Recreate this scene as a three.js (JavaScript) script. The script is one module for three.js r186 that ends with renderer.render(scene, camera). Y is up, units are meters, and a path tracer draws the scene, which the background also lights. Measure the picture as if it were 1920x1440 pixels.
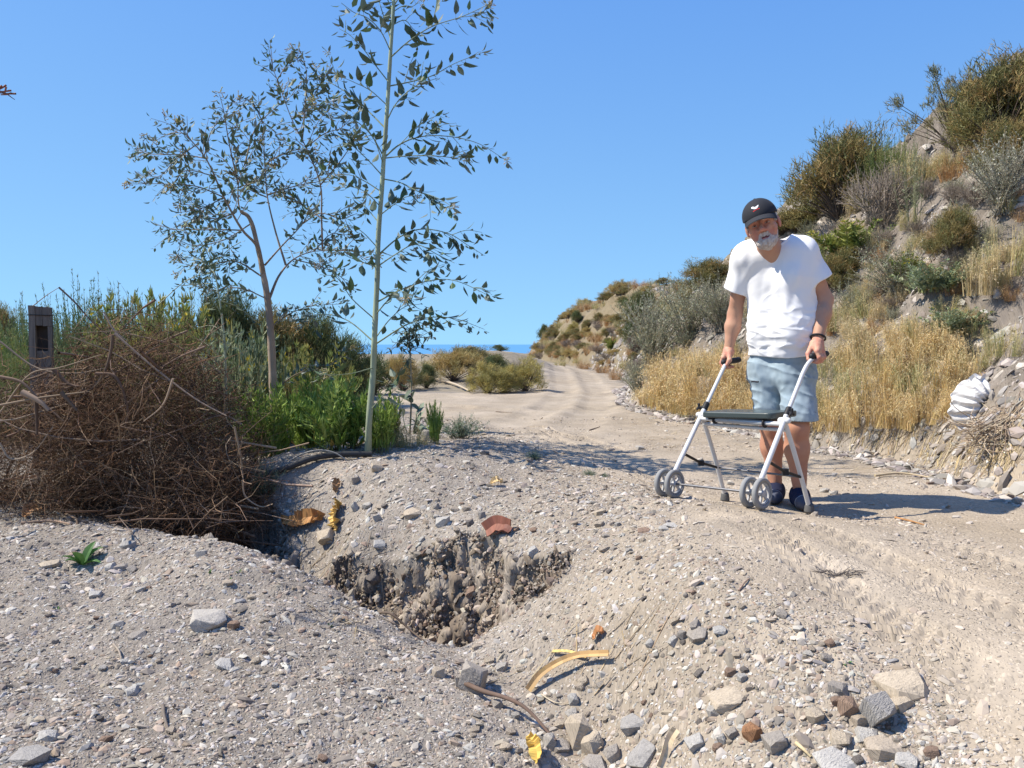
import * as THREE from 'three';
import { ConvexGeometry } from 'three/addons/geometries/ConvexGeometry.js';
import { mergeGeometries } from 'three/addons/utils/BufferGeometryUtils.js';

// ---------- camera, sky, sun, exposure ----------
const scene = new THREE.Scene();
const F = 1441, PITCH = 3.06 * Math.PI / 180, CAMY = 0.88;
const camera = new THREE.PerspectiveCamera(53.08, 4 / 3, 0.05, 40000);
camera.position.set(0, CAMY, 0);
camera.rotation.set(-PITCH, 0, 0);
scene.add(camera);
const renderer = new THREE.WebGLRenderer({ antialias: true });
renderer.toneMapping = THREE.LinearToneMapping;
const EXPOSURE = 1.5;
renderer.toneMappingExposure = EXPOSURE;
renderer.shadowMap.enabled = true;
const SUN = new THREE.Vector3(-0.63, 0.77, -0.11).normalize();
const sun = new THREE.DirectionalLight(new THREE.Color(1, 0.92, 0.79), 5);
sun.position.copy(SUN).multiplyScalar(60); sun.target.position.set(0, 0, -6);
sun.castShadow = true; sun.shadow.mapSize.set(4096, 4096);
Object.assign(sun.shadow.camera, { left: -40, right: 40, top: 40, bottom: -40, near: 1, far: 160 });
scene.add(sun, sun.target);
{
  const W = 1024, H = 512, data = new Float32Array(W * H * 4), v = new THREE.Vector3();
  const zen = [0.034, 0.185, 0.74], hor = [0.36, 0.71, 1.06];
  for (let j = 0; j < H; j++) for (let i = 0; i < W; i++) {
    const el = ((j + 0.5) / H - 0.5) * Math.PI, az = ((i + 0.5) / W - 0.5) * 2 * Math.PI;
    v.set(Math.cos(el) * Math.cos(az), Math.sin(el), Math.cos(el) * Math.sin(az));
    const e = Math.max(0, el) * 180 / Math.PI, t = Math.exp(-e / 20);
    const ga = Math.acos(Math.min(1, Math.max(-1, v.dot(SUN)))) * 180 / Math.PI;
    const au = Math.exp(-ga / 30);
    const k = (j * W + i) * 4;
    for (let c = 0; c < 3; c++) data[k + c] = (zen[c] * (1 - t) + hor[c] * t + au * [0.26, 0.42, 0.46][c]) / EXPOSURE;
    data[k + 3] = 1;
  }
  const sky = new THREE.DataTexture(data, W, H, THREE.RGBAFormat, THREE.FloatType);
  sky.mapping = THREE.EquirectangularReflectionMapping; sky.magFilter = THREE.LinearFilter; sky.needsUpdate = true;
  scene.background = sky; scene.environment = sky;
}

// ---------- helpers ----------
function rng(seed) { let a = seed >>> 0; return () => { a = (a + 0x6D2B79F5) >>> 0; let t = a; t = Math.imul(t ^ (t >>> 15), t | 1); t ^= t + Math.imul(t ^ (t >>> 7), t | 61); return ((t ^ (t >>> 14)) >>> 0) / 4294967296; }; }
let R = rng(7);
const rr = (a, b) => a + (b - a) * R();
const gauss = () => (R() + R() + R() + R() - 2) * 0.87;
const pick = (a) => a[Math.floor(R() * a.length) % a.length];
const V = (x, y, z) => new THREE.Vector3(x, y, z);
const clamp = (x, a = 0, b = 1) => Math.min(b, Math.max(a, x));
const lerp = (a, b, t) => a + (b - a) * t;
const sstep = (a, b, x) => { const t = clamp((x - a) / (b - a)); return t * t * (3 - 2 * t); };
function ih(x, y, s = 0) { let h = Math.imul(x, 374761393) ^ Math.imul(y, 668265263) ^ Math.imul(s, 974634617); h = Math.imul(h ^ (h >>> 13), 1274126177); return ((h ^ (h >>> 16)) >>> 0) / 4294967296; }
function noise(x, y, s = 0) {
  const xi = Math.floor(x), yi = Math.floor(y); let u = x - xi, v = y - yi; u = u * u * (3 - 2 * u); v = v * v * (3 - 2 * v);
  return lerp(lerp(ih(xi, yi, s), ih(xi + 1, yi, s), u), lerp(ih(xi, yi + 1, s), ih(xi + 1, yi + 1, s), u), v) * 2 - 1;
}
function fbm(x, y, n = 4, s = 0) { let a = 1, t = 0, f = 1; for (let i = 0; i < n; i++) { t += a * noise(x * f, y * f, s + i); a *= 0.5; f *= 2.03; } return t; }
function noise3(x, y, z, s = 0) { const zi = Math.floor(z); let w = z - zi; w = w * w * (3 - 2 * w); return lerp(noise(x, y, s + zi * 57), noise(x, y, s + (zi + 1) * 57), w); }
// a pixel of the photograph at a depth (metres along -z) as a point of the place
const cp = Math.cos(PITCH), sp = Math.sin(PITCH);
function ray(px, py) { const u = (px - 960) / F, v = (720 - py) / F; const y = v * cp - sp, z = -(cp + v * sp); return [u / -z, y / -z]; }
function P(px, py, d) { const [a, b] = ray(px, py); return V(a * d, CAMY + b * d, -d); }
function PY(px, py, y) { const [a, b] = ray(px, py); const d = (y - CAMY) / b; return V(a * d, y, -d); }

const names = {};
function numbered(n) { const k = names[n] = (names[n] ?? -1) + 1; return k ? `${n}_${String(k).padStart(3, '0')}` : n; }
function tag(o, label, category, group, kind) { if (label) o.userData.label = label; if (category) o.userData.category = category; if (group) o.userData.group = group; if (kind) o.userData.kind = kind; return o; }
function thing(name, label, category, pos, group) { const o = new THREE.Group(); o.name = numbered(name); if (pos) o.position.copy(pos); scene.add(o); return tag(o, label, category, group); }
function part(name, geo, m, parent, kind) { const o = new THREE.Mesh(geo, m); o.name = name; o.castShadow = o.receiveShadow = true; parent.add(o); if (kind) o.userData.kind = kind; return o; }
function copyOf(src, label, group) { const c = src.clone(); c.name = numbered(src.userData.baseName); c.userData = { ...src.userData, label, group }; delete c.userData.baseName; if (!group) delete c.userData.group; return c; }
const C = (r, g, b) => new THREE.Color().setRGB(r, g, b);
function mat(color, roughness = 0.9, extra = {}) { return new THREE.MeshPhysicalMaterial({ color, roughness, specularIntensity: 0.6, side: THREE.DoubleSide, ...extra }); }
const vmat = (roughness = 0.9, extra = {}) => mat(C(1, 1, 1), roughness, { vertexColors: true, ...extra });
const leafMat = (tr = 0.3, roughness = 0.75) => vmat(roughness, { transmission: tr, thickness: 0, specularIntensity: 0.4 });

// collects triangles with colours
class MB {
  constructor() { this.p = []; this.n = []; this.c = []; this.i = []; }
  v(x, y, z, nx, ny, nz, c) { this.p.push(x, y, z); this.n.push(nx, ny, nz); this.c.push(c[0], c[1], c[2]); return this.p.length / 3 - 1; }
  tri(a, b, c, col) {
    const ux = b.x - a.x, uy = b.y - a.y, uz = b.z - a.z, wx = c.x - a.x, wy = c.y - a.y, wz = c.z - a.z;
    let nx = uy * wz - uz * wy, ny = uz * wx - ux * wz, nz = ux * wy - uy * wx; const l = Math.hypot(nx, ny, nz) || 1; nx /= l; ny /= l; nz /= l;
    const k = this.v(a.x, a.y, a.z, nx, ny, nz, col); this.v(b.x, b.y, b.z, nx, ny, nz, col); this.v(c.x, c.y, c.z, nx, ny, nz, col); this.i.push(k, k + 1, k + 2);
  }
  quad(a, b, c, d, col) { this.tri(a, b, c, col); this.tri(a, c, d, col); }
  // tube through points with radii (number or function of t)
  tube(pts, rad, sides = 5, col = [1, 1, 1], cap = true) {
    const n = pts.length; let up = V(0.31, 0.17, 0.93); const ring = []; const T = V(), A = V(), B = V();
    for (let k = 0; k < n; k++) {
      T.copy(pts[Math.min(n - 1, k + 1)]).sub(pts[Math.max(0, k - 1)]).normalize();
      if (Math.abs(T.dot(up)) > 0.95) up = V(T.y, T.z, -T.x);
      A.crossVectors(T, up).normalize(); B.crossVectors(A, T); up.copy(B);
      const t = k / (n - 1), r = typeof rad === 'function' ? rad(t) : rad, c = typeof col === 'function' ? col(t) : col; const row = [];
      for (let s = 0; s < sides; s++) { const a = s / sides * 2 * Math.PI, ca = Math.cos(a), sa = Math.sin(a); const nx = A.x * ca + B.x * sa, ny = A.y * ca + B.y * sa, nz = A.z * ca + B.z * sa; row.push(this.v(pts[k].x + nx * r, pts[k].y + ny * r, pts[k].z + nz * r, nx, ny, nz, c)); }
      ring.push(row);
      if (k) for (let s = 0; s < sides; s++) { const s2 = (s + 1) % sides, a = ring[k - 1], b = ring[k]; this.i.push(a[s], b[s], b[s2], a[s], b[s2], a[s2]); }
    }
    if (cap && sides > 3) for (const e of [0, n - 1]) { const row = ring[e], c = typeof col === 'function' ? col(e ? 1 : 0) : col, d = pts[e].clone().sub(pts[e ? n - 2 : 1]).normalize(); const m = this.v(pts[e].x, pts[e].y, pts[e].z, d.x, d.y, d.z, c); const rim = row.map((q) => this.v(this.p[q * 3], this.p[q * 3 + 1], this.p[q * 3 + 2], d.x, d.y, d.z, c)); for (let s = 0; s < sides; s++) this.i.push(m, rim[s], rim[(s + 1) % sides]); }
  }
  // a thin ribbon blade
  blade(pts, w, side, col) { const n = pts.length; for (let k = 0; k + 1 < n; k++) { const t0 = k / (n - 1), t1 = (k + 1) / (n - 1); const w0 = w * (1 - t0 * t0), w1 = w * (1 - t1 * t1); const a = pts[k], b = pts[k + 1]; const A = a.clone().addScaledVector(side, -w0 / 2), B = a.clone().addScaledVector(side, w0 / 2); if (t1 > 0.99) this.tri(A, B, b, col); else this.quad(A, B, b.clone().addScaledVector(side, w1 / 2), b.clone().addScaledVector(side, -w1 / 2), col); } }
  // folded, curved leaf
  leaf(base, dir, nrm, len, wid, col, droop = 0.25, fold = 0.25, segs = 4) {
    const side = V().crossVectors(dir, nrm).normalize(), n2 = V().crossVectors(side, dir).normalize(); let L = null, Mm = null, Rr = null;
    for (let k = 0; k <= segs; k++) {
      const t = k / segs, w = wid * 0.5 * Math.pow(Math.sin(Math.PI * Math.pow(t, 0.75)), 0.9), m = base.clone().addScaledVector(dir, len * t).addScaledVector(n2, -droop * len * t * t);
      const l = m.clone().addScaledVector(side, -w).addScaledVector(n2, w * fold), r = m.clone().addScaledVector(side, w).addScaledVector(n2, w * fold);
      if (k) { if (k === 1) { this.tri(Mm, m, l, col); this.tri(Mm, r, m, col); } else if (k === segs) { this.tri(L, Mm, m, col); this.tri(Mm, Rr, m, col); } else { this.quad(L, Mm, m, l, col); this.quad(Mm, Rr, r, m, col); } }
      L = l; Mm = m; Rr = r;
    }
  }
  geo() { const g = new THREE.BufferGeometry(); g.setAttribute('position', new THREE.BufferAttribute(new Float32Array(this.p), 3)); g.setAttribute('normal', new THREE.BufferAttribute(new Float32Array(this.n), 3)); g.setAttribute('color', new THREE.BufferAttribute(new Float32Array(this.c), 3)); g.setIndex(new THREE.BufferAttribute(new Uint32Array(this.i), 1)); return g; }
}
const smooth = (pts, n) => new THREE.CatmullRomCurve3(pts, false, 'centripetal').getPoints(n);
const jit = (c, a = 0.15) => { const k = 1 + (R() * 2 - 1) * a; return [c[0] * k * (1 + (R() - 0.5) * a * 0.5), c[1] * k, c[2] * k * (1 + (R() - 0.5) * a * 0.5)]; };
const mixc = (a, b, t) => [lerp(a[0], b[0], t), lerp(a[1], b[1], t), lerp(a[2], b[2], t)];
function randDir(up = 0) { const a = R() * 2 * Math.PI, y = rr(-1, 1), s = Math.sqrt(1 - y * y); return V(s * Math.cos(a), y + up, s * Math.sin(a)).normalize(); }

// ---------- the lie of the land ----------
// [pixel x, pixel y, height]: where ground of that height is seen
const seen = [
  [0, 1440, -.35], [300, 1440, -.36], [600, 1440, -.40], [800, 1440, -.43], [0, 1250, -.32], [300, 1250, -.33], [600, 1250, -.35], [0, 1100, -.27], [250, 1080, -.26], [0, 985, -.2], [180, 990, -.2],
  [330, 1005, -.22], [420, 1025, -.23], [520, 1048, -.255], [610, 1092, -.28], [700, 1155, -.32], [790, 1235, -.36], [870, 1310, -.40], [960, 1420, -.45],
  [850, 1185, -.40], [760, 1140, -.40], [920, 1160, -.37], [960, 1270, -.40], [1010, 1340, -.43], [1060, 1440, -.48],
  [655, 1010, -.2], [720, 1000, -.17], [800, 1012, -.16], [890, 1030, -.14], [985, 1060, -.14], [990, 1120, -.22],
  [540, 985, -.26], [560, 930, -.12], [600, 920, -.05], [700, 930, -.03], [800, 940, -.02], [900, 930, 0], [1000, 960, 0], [1100, 1000, 0],
  [520, 890, 0], [600, 875, .04], [690, 858, .07], [800, 838, .11], [870, 848, .10], [950, 850, .07], [1060, 880, .05],
  [1000, 1190, -.30], [1090, 1230, -.29], [1150, 1320, -.36], [1180, 1430, -.42], [1100, 1110, -.14], [1200, 1110, -.06], [1200, 1200, -.16], [1300, 1300, -.2], [1330, 1430, -.30],
  [1300, 1120, -.01], [1200, 1010, .04], [1400, 1100, .03], [1600, 1100, .03], [1900, 1100, .03], [1500, 1240, -.06], [1700, 1290, -.09], [1920, 1440, -.12], [1620, 1430, -.2], [1900, 1240, -.02],
  [1255, 932, .078], [1417, 952, .105], [1359, 940, -.017], [1517, 963, 0], [1455, 945, -.01], [1640, 950, .0], [1780, 950, .0], [1900, 945, .01], [1700, 885, .01], [1560, 900, 0], [1420, 880, -.01], [1180, 890, .03],
  [1100, 800, 0], [1300, 830, 0], [900, 790, 0], [740, 790, 0],
];
const ctrl = seen.map(([a, b, y]) => { const p = PY(a, b, y); return [p.x, -p.z, y]; });
// the gully behind the rim and the ground hidden by the brush pile
for (const q of [[-1.45, 4.5, -.58], [-1.12, 4.2, -.54], [-.8, 3.86, -.5], [-1.9, 4.7, -.45], [-2.4, 5.0, -.25], [-3.5, 5, -.18], [-3, 6.5, -.1], [-1.6, 6.2, 0], [-4, 3, -.3], [-3, 2, -.35], [-4, 8, -.05], [-1.5, 8.5, 0], [1, 9.5, 0], [3.5, 8, 0], [4, 3, 0], [3, 1.5, -.08], [-2, .8, -.38], [1, .8, -.35], [4, 5, 0], [5, 9, 0], [0, .3, -.5], [-4.5, 9.5, 0]]) ctrl.push(q);
const tps = (() => {
  const n = ctrl.length, m = n + 3, A = Array.from({ length: m }, () => new Float64Array(m + 1)), U = (r2) => r2 > 1e-12 ? 0.5 * r2 * Math.log(r2) : 0;
  for (let i = 0; i < n; i++) { const [x, y, h] = ctrl[i]; for (let j = 0; j < n; j++) A[i][j] = U((x - ctrl[j][0]) ** 2 + (y - ctrl[j][1]) ** 2) + (i === j ? 0.004 : 0); A[i][n] = A[n][i] = 1; A[i][n + 1] = A[n + 1][i] = x; A[i][n + 2] = A[n + 2][i] = y; A[i][m] = h; }
  for (let c = 0; c < m; c++) { let b = c; for (let r = c; r < m; r++) if (Math.abs(A[r][c]) > Math.abs(A[b][c])) b = r; [A[c], A[b]] = [A[b], A[c]]; for (let r = c + 1; r < m; r++) { const f = A[r][c] / A[c][c]; if (f) for (let k = c; k <= m; k++) A[r][k] -= f * A[c][k]; } }
  const w = new Float64Array(m); for (let r = m - 1; r >= 0; r--) { let s = A[r][m]; for (let k = r + 1; k < m; k++) s -= A[r][k] * w[k]; w[r] = s / A[r][r]; }
  return (x, y) => { let s = w[n] + w[n + 1] * x + w[n + 2] * y; for (let j = 0; j < n; j++) { const r2 = (x - ctrl[j][0]) ** 2 + (y - ctrl[j][1]) ** 2; s += w[j] * U(r2); } return s; };
})();
const lut = (tab) => (x) => { if (x <= tab[0][0]) return tab[0][1]; for (let k = 1; k < tab.length; k++) if (x <= tab[k][0]) { const [a, b] = tab[k - 1], [c, d] = tab[k]; return lerp(b, d, sstep(0, 1, (x - a) / (c - a))); } return tab[tab.length - 1][1]; };
const bankFoot = lut([[0, 3.3], [3.5, 3.0], [4.6, 2.9], [5.6, 2.85], [6.5, 2.66], [8, 2.4], [8.8, 2.0], [10.4, 1.75], [13, 2.0], [17, 2.9], [22, 3.2], [28, 2.4], [40, 1.6], [55, 1.2]]);
const bankTop = lut([[0, 4.4], [5, 4.2], [7.5, 3.75], [9.5, 3.1], [12, 2.6], [16, 2.1], [20, 1.95], [30, 2.6], [40, 2.6], [48, 2.1], [53, 1.0], [58, 0.0], [70, -1]]);
// the trodden, sandy part of the road, as it lies on the ground
const roadEdge = [[1920, 1440], [1830, 1330], [1700, 1235], [1560, 1190], [1430, 1120], [1340, 1010], [1200, 930], [1080, 890], [980, 835], [900, 800], [720, 775], [720, 733], [900, 741], [1000, 735], [1022, 718], [1012, 695], [975, 680], [950, 671], [905, 665], [907, 661], [960, 667], [1000, 676], [1060, 688], [1130, 703], [1165, 728], [1190, 765], [1280, 792], [1540, 850], [1700, 885], [1920, 930], [2600, 1000], [2600, 1700]].map(([a, b]) => { const p = PY(a, Math.min(b, 1700), 0); return [p.x, -p.z]; });
function roadDist(x, d) { // signed distance, positive inside
  let inside = false, best = 1e9;
  for (let i = 0, j = roadEdge.length - 1; i < roadEdge.length; j = i++) { const [ax, ay] = roadEdge[j], [bx, by] = roadEdge[i]; if ((ay > d) !== (by > d) && x < (bx - ax) * (d - ay) / (by - ay) + ax) inside = !inside; const t = clamp(((x - ax) * (bx - ax) + (d - ay) * (by - ay)) / ((bx - ax) ** 2 + (by - ay) ** 2)); best = Math.min(best, Math.hypot(x - ax - t * (bx - ax), d - ay - t * (by - ay))); }
  return inside ? best : -best;
}
const hollowAt = PY(840, 1120, -.35);
// the washed-out ditch: [x, depth along -z, half width, cut]
const ditchLine = [[-2.15, 4.80, .22, .25], [-1.78, 4.62, .38, .62], [-1.55, 4.40, .28, .60], [-1.06, 4.0, .16, .32], [-0.62, 3.70, .27, .30], [-0.30, 3.55, .30, .30], [-0.04, 3.44, .16, .12], [0.16, 3.34, .1, 0]];
function ditch(x, d) { // [0 outside .. 1 inside, depth of the cut]
  if (d > 5.6 || d < 2.9 || x < -2.8 || x > .6) return [0, 0];
  let best = 9, cut = 0;
  for (let k = 0; k + 1 < ditchLine.length; k++) { const [ax, ay, aw, ac] = ditchLine[k], [bx, by, bw, bc] = ditchLine[k + 1], t = clamp(((x - ax) * (bx - ax) + (d - ay) * (by - ay)) / ((bx - ax) ** 2 + (by - ay) ** 2)), q = Math.hypot(x - ax - t * (bx - ax), d - ay - t * (by - ay)) / lerp(aw, bw, t); if (q < best) { best = q; cut = lerp(ac, bc, t); } }
  return [best, cut];
}
function hollow(x, d) { const [q] = ditch(x, d); if (!q) return 0; return 1 - sstep(0.8, 1.12, q + 0.18 * noise(x * 7, d * 7, 3) + 0.1 * noise(x * 19, d * 19, 4)); }
function bankRise(x, d) {
  const t = x - bankFoot(d) + 0.12 * noise(d * 0.9, 3.3, 8); const H = Math.max(0, bankTop(d));
  if (t <= 0 || d > 60) return 0;
  const Wd = Math.max(0.5, H / 1.25), s = t / Wd;
  const prof = s < 1 ? H * (0.5 * s + 0.5 * sstep(-0.35, 1, s) - 0.5 * sstep(-0.35, 1, 0)) : H + (t - Wd) * 0.16 * (1 - sstep(0, 25, t - Wd));
  return prof + Math.min(1, t) * (0.17 * fbm(x * 1.1, d * 1.1, 3, 20) + 0.09 * fbm(x * 4, d * 7, 4, 24)) + 0.14 * sstep(0, 0.25, t);
}
function smoothGround(x, z) {
  const d = -z, near = (1 - sstep(7.2, 9.2, d)) * (1 - sstep(3.6, 4.8, Math.abs(x))) * sstep(-1.5, 0.3, d);
  let y = near > 0 ? near * tps(x, d) : 0;
  const far = 1 - near;
  if (far > 0) {
    let f = 0;
    f += -0.35 * (1 - sstep(-2, 4, d)) * (1 - sstep(1, 3, x));
    f += 0.5 * Math.exp(-(((x + 0.2) / 1.6) ** 2 + ((d - 24) / 5) ** 2)) + 0.45 * Math.exp(-(((x + 1.6) / 2.2) ** 2 + ((d - 20) / 3) ** 2)); // the bushy island
    f += 0.35 * Math.exp(-(((x + 1.2) / 2) ** 2 + ((d - 52) / 9) ** 2));
    f += 5 * Math.exp(-(((x + 52) / 14) ** 2 + ((d - 62) / 16) ** 2));
    const out = Math.max(sstep(56, 110, d), sstep(14, 60, -x - 0.02 * d) * sstep(25, 60, d) * 0.6);
    f -= 58 * sstep(0, 1, out) * sstep(45, 140, Math.hypot(x, d));
    y += far * f;
  }
  return y + bankRise(x, d);
}
function ground(x, z) {
  const d = -z; let y = smoothGround(x, z);
  const rd = roadDist(x, d), onRoad = sstep(-0.25, 0.2, rd + 0.15 * noise(x * 2.3, d * 2.3, 5));
  const rough = lerp(1, 0.22, onRoad), hl = d < 6 ? hollow(x, d) : 0;
  y += rough * (0.02 * fbm(x * 2.6, z * 2.6, 3, 11) + (d < 9 ? 0.009 * fbm(x * 11, z * 11, 3, 14) : 0));
  if (d < 6) { const [q, cut] = ditch(x, d); if (q) { const b = q + 0.20 * noise(x * 5, d * 5, 3) + 0.08 * noise(x * 13, d * 13, 4) + 0.04 * noise(x * 31, d * 31, 5); y -= cut * (0.35 * (1 - sstep(0.86, 0.99, b)) + 0.25 * (1 - sstep(0.6, 0.74, b)) + 0.40 * (1 - sstep(0.2, 0.95, b))); } }
  if (hl > 0) y += hl * (0.07 * fbm(x * 9, z * 9, 3, 31) + 0.045 * fbm(x * 24, z * 24, 3, 35) - 0.02);
  if (onRoad > 0 && d < 8) { // tyre tracks
    for (const [ax, ad, bx, bd] of tracks) { const L = Math.hypot(bx - ax, bd - ad), ux = (bx - ax) / L, ud = (bd - ad) / L, s = (x - ax) * ux + (d - ad) * ud, c = (x - ax) * -ud + (d - ad) * ux + 0.05 * Math.sin(s * 1.3); const w = (1 - sstep(0.08, 0.11, Math.abs(c))) * sstep(-0.2, 0.6, s) * (1 - sstep(L - 0.6, L + 0.2, s)) * onRoad; if (w > 0) y += w * (-0.012 + 0.011 * Math.sign(Math.sin((s + Math.abs(c) * 0.7) * 2 * Math.PI / 0.062)) * (0.6 + 0.4 * noise(x * 5, d * 5, 44))); }
  }
  if (onRoad > 0 && d > 7 && d < 45) for (const [ax, ad, bx, bd] of ruts) { const t = clamp(((x - ax) * (bx - ax) + (d - ad) * (bd - ad)) / ((bx - ax) ** 2 + (bd - ad) ** 2)), c = Math.hypot(x - ax - t * (bx - ax), d - ad - t * (bd - ad)) + 0.05 * noise(x * 3, d * 3, 45); y += onRoad * (-0.018 * (1 - sstep(0.1, 0.26, c)) + 0.009 * (sstep(0.2, 0.3, c) - sstep(0.32, 0.5, c))); }
  return y;
}
const ruts = [[1048, 704, 1058, 735], [1058, 735, 1030, 765], [1030, 765, 940, 800], [1098, 706, 1122, 735], [1122, 735, 1120, 765], [1120, 765, 1060, 815], [1012, 690, 1048, 704], [1050, 690, 1098, 706], [740, 752, 860, 765], [860, 765, 1000, 775], [760, 742, 900, 748]].map(([a, b, c, e]) => { const p = PY(a, b, 0), q = PY(c, e, 0); return [p.x, -p.z, q.x, -q.z]; });
const tracks = [[1350, 985, 1930, 1270], [1440, 985, 2080, 1210], [1660, 1000, 2100, 1130], [1000, 800, 1330, 960], [940, 770, 1180, 860]].map(([a, b, c, e]) => { const p = PY(a, b, 0.03), q = PY(c, e, 0); return [p.x, -p.z, q.x, -q.z]; });
function hit(px, py, dmax = 140) { const [a, b] = ray(px, py); let d = 1.2, pd = d; while (d < dmax) { const y = CAMY + b * d; if (y < smoothGround(a * d, -d)) { let lo = pd, hi = d; for (let k = 0; k < 20; k++) { const m = (lo + hi) / 2; if (CAMY + b * m < ground(a * m, -m)) hi = m; else lo = m; } return V(a * hi, ground(a * hi, -hi), -hi); } pd = d; d *= 1.006; } return null; }
function normalAt(x, z, e = 0.03) { return V(ground(x - e, z) - ground(x + e, z), 2 * e, ground(x, z - e) - ground(x, z + e)).normalize(); }
const onGround = (x, z) => V(x, ground(x, z), z);

// ---------- ground sheets ----------
let meshHeight = ground;
const TX = 1024;
const grainTex = (() => {
  const h = new Float32Array(TX * TX), tint = new Float32Array(TX * TX), r = rng(91), m = TX - 1;
  for (let o = 0; o < 5; o++) { const f = 8 << o, g = Array.from({ length: f * f }, () => r()); const a = [0.35, 0.3, 0.25, 0.25, 0.22][o]; for (let y = 0; y < TX; y++) for (let x = 0; x < TX; x++) { const u = x / TX * f, v = y / TX * f, xi = u | 0, yi = v | 0; let fu = u - xi, fv = v - yi; fu = fu * fu * (3 - 2 * fu); fv = fv * fv * (3 - 2 * fv); const x1 = (xi + 1) % f, y1 = (yi + 1) % f; h[y * TX + x] += a * (lerp(lerp(g[yi * f + xi], g[yi * f + x1], fu), lerp(g[y1 * f + xi], g[y1 * f + x1], fu), fv) - 0.5); } }
  for (let k = 0; k < 26000; k++) { const cx = r() * TX, cy = r() * TX, rad = 1.2 + 5.5 * r() ** 4, asp = 0.5 + r() * 0.5, an = r() * 3.14, ca = Math.cos(an), sa = Math.sin(an), t = (r() - 0.45) * 0.55, hh = 0.25 + 0.5 * r(); for (let y = -7; y <= 7; y++) for (let x = -7; x <= 7; x++) { const u = (x * ca + y * sa) / rad, v = (y * ca - x * sa) / (rad * asp), q = u * u + v * v; if (q < 1) { const i = ((cy + y) & m) * TX + ((cx + x) & m); h[i] = Math.max(h[i], hh * Math.sqrt(1 - q)); tint[i] = t; } } }
  const col = new Uint8Array(TX * TX * 4), bmp = new Uint8Array(TX * TX * 4);
  for (let i = 0; i < TX * TX; i++) { const t = clamp(0.80 + tint[i] + (r() - 0.5) * 0.12, 0.1, 1), c = Math.round(255 * Math.pow(t, 1 / 2.2)); col.set([c, c, c, 255], i * 4); const b = Math.round(255 * clamp(0.35 + h[i] * 0.7)); bmp.set([b, b, b, 255], i * 4); }
  const mk = (d, srgb) => { const t = new THREE.DataTexture(d, TX, TX); t.wrapS = t.wrapT = THREE.RepeatWrapping; t.magFilter = THREE.LinearFilter; t.minFilter = THREE.LinearMipmapLinearFilter; if (srgb) t.colorSpace = THREE.SRGBColorSpace; t.repeat.set(1 / 1.3, 1 / 1.3); t.needsUpdate = true; return t; };
  return { col: mk(col, true), bmp: mk(bmp, false) };
})();
function groundColor(x, z, y) {
  const d = -z, n = fbm(x * 0.9, z * 0.9, 3, 61), n2 = fbm(x * 5, z * 5, 2, 66);
  let c = mixc([.27, .235, .195], [.34, .30, .255], 0.5 + 0.5 * n);
  if (x > -0.3 && d < 6) c = mixc(c, [.41, .34, .255], 0.6 * sstep(-0.3, 0.4, x));
  const road = sstep(-0.25, 0.25, roadDist(x, d) + 0.22 * n2 + (d > 10 ? .25 * noise(x * .9, d * .5, 68) : 0));
  c = mixc(c, mixc([.42, .345, .255], [.48, .405, .315], 0.5 + 0.6 * fbm(x * 1.6, z * 1.9, 4, 70)), road * 0.9);
  const t = x - bankFoot(d); if (t > 0 && d < 62) c = mixc(c, mixc([.21, .18, .15], [.31, .27, .235], 0.5 + 0.5 * fbm(x * 2.2, z * 4 + y * 3, 3, 77)), sstep(0, 0.5, t));
  if (t > 0 && d > 13 && d < 62) c = mixc(c, mixc([.235, .17, .095], [.19, .15, .10], .5 + .5 * n2), .9 * sstep(13, 20, d) * sstep(-1.0, 0, n + .4));
  if (d < 6) { const hl = hollow(x, d); if (hl > 0) c = mixc(c, mixc([.21, .165, .125], [.38, .325, .265], sstep(-0.5, 0.6, fbm(x * 11, (z + y) * 11, 3, 81))), sstep(.1, .6, hl) * 0.9); }
  if (d > 11 && roadDist(x, d) < -0.3) c = mixc(c, [.30, .25, .16], 0.5);
  if (d > 70 || (x < -20)) c = mixc(c, [.12, .11, .07], 0.7);
  const k = 1 + 0.10 * n2; return [c[0] * k, c[1] * k, c[2] * k];
}
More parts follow.
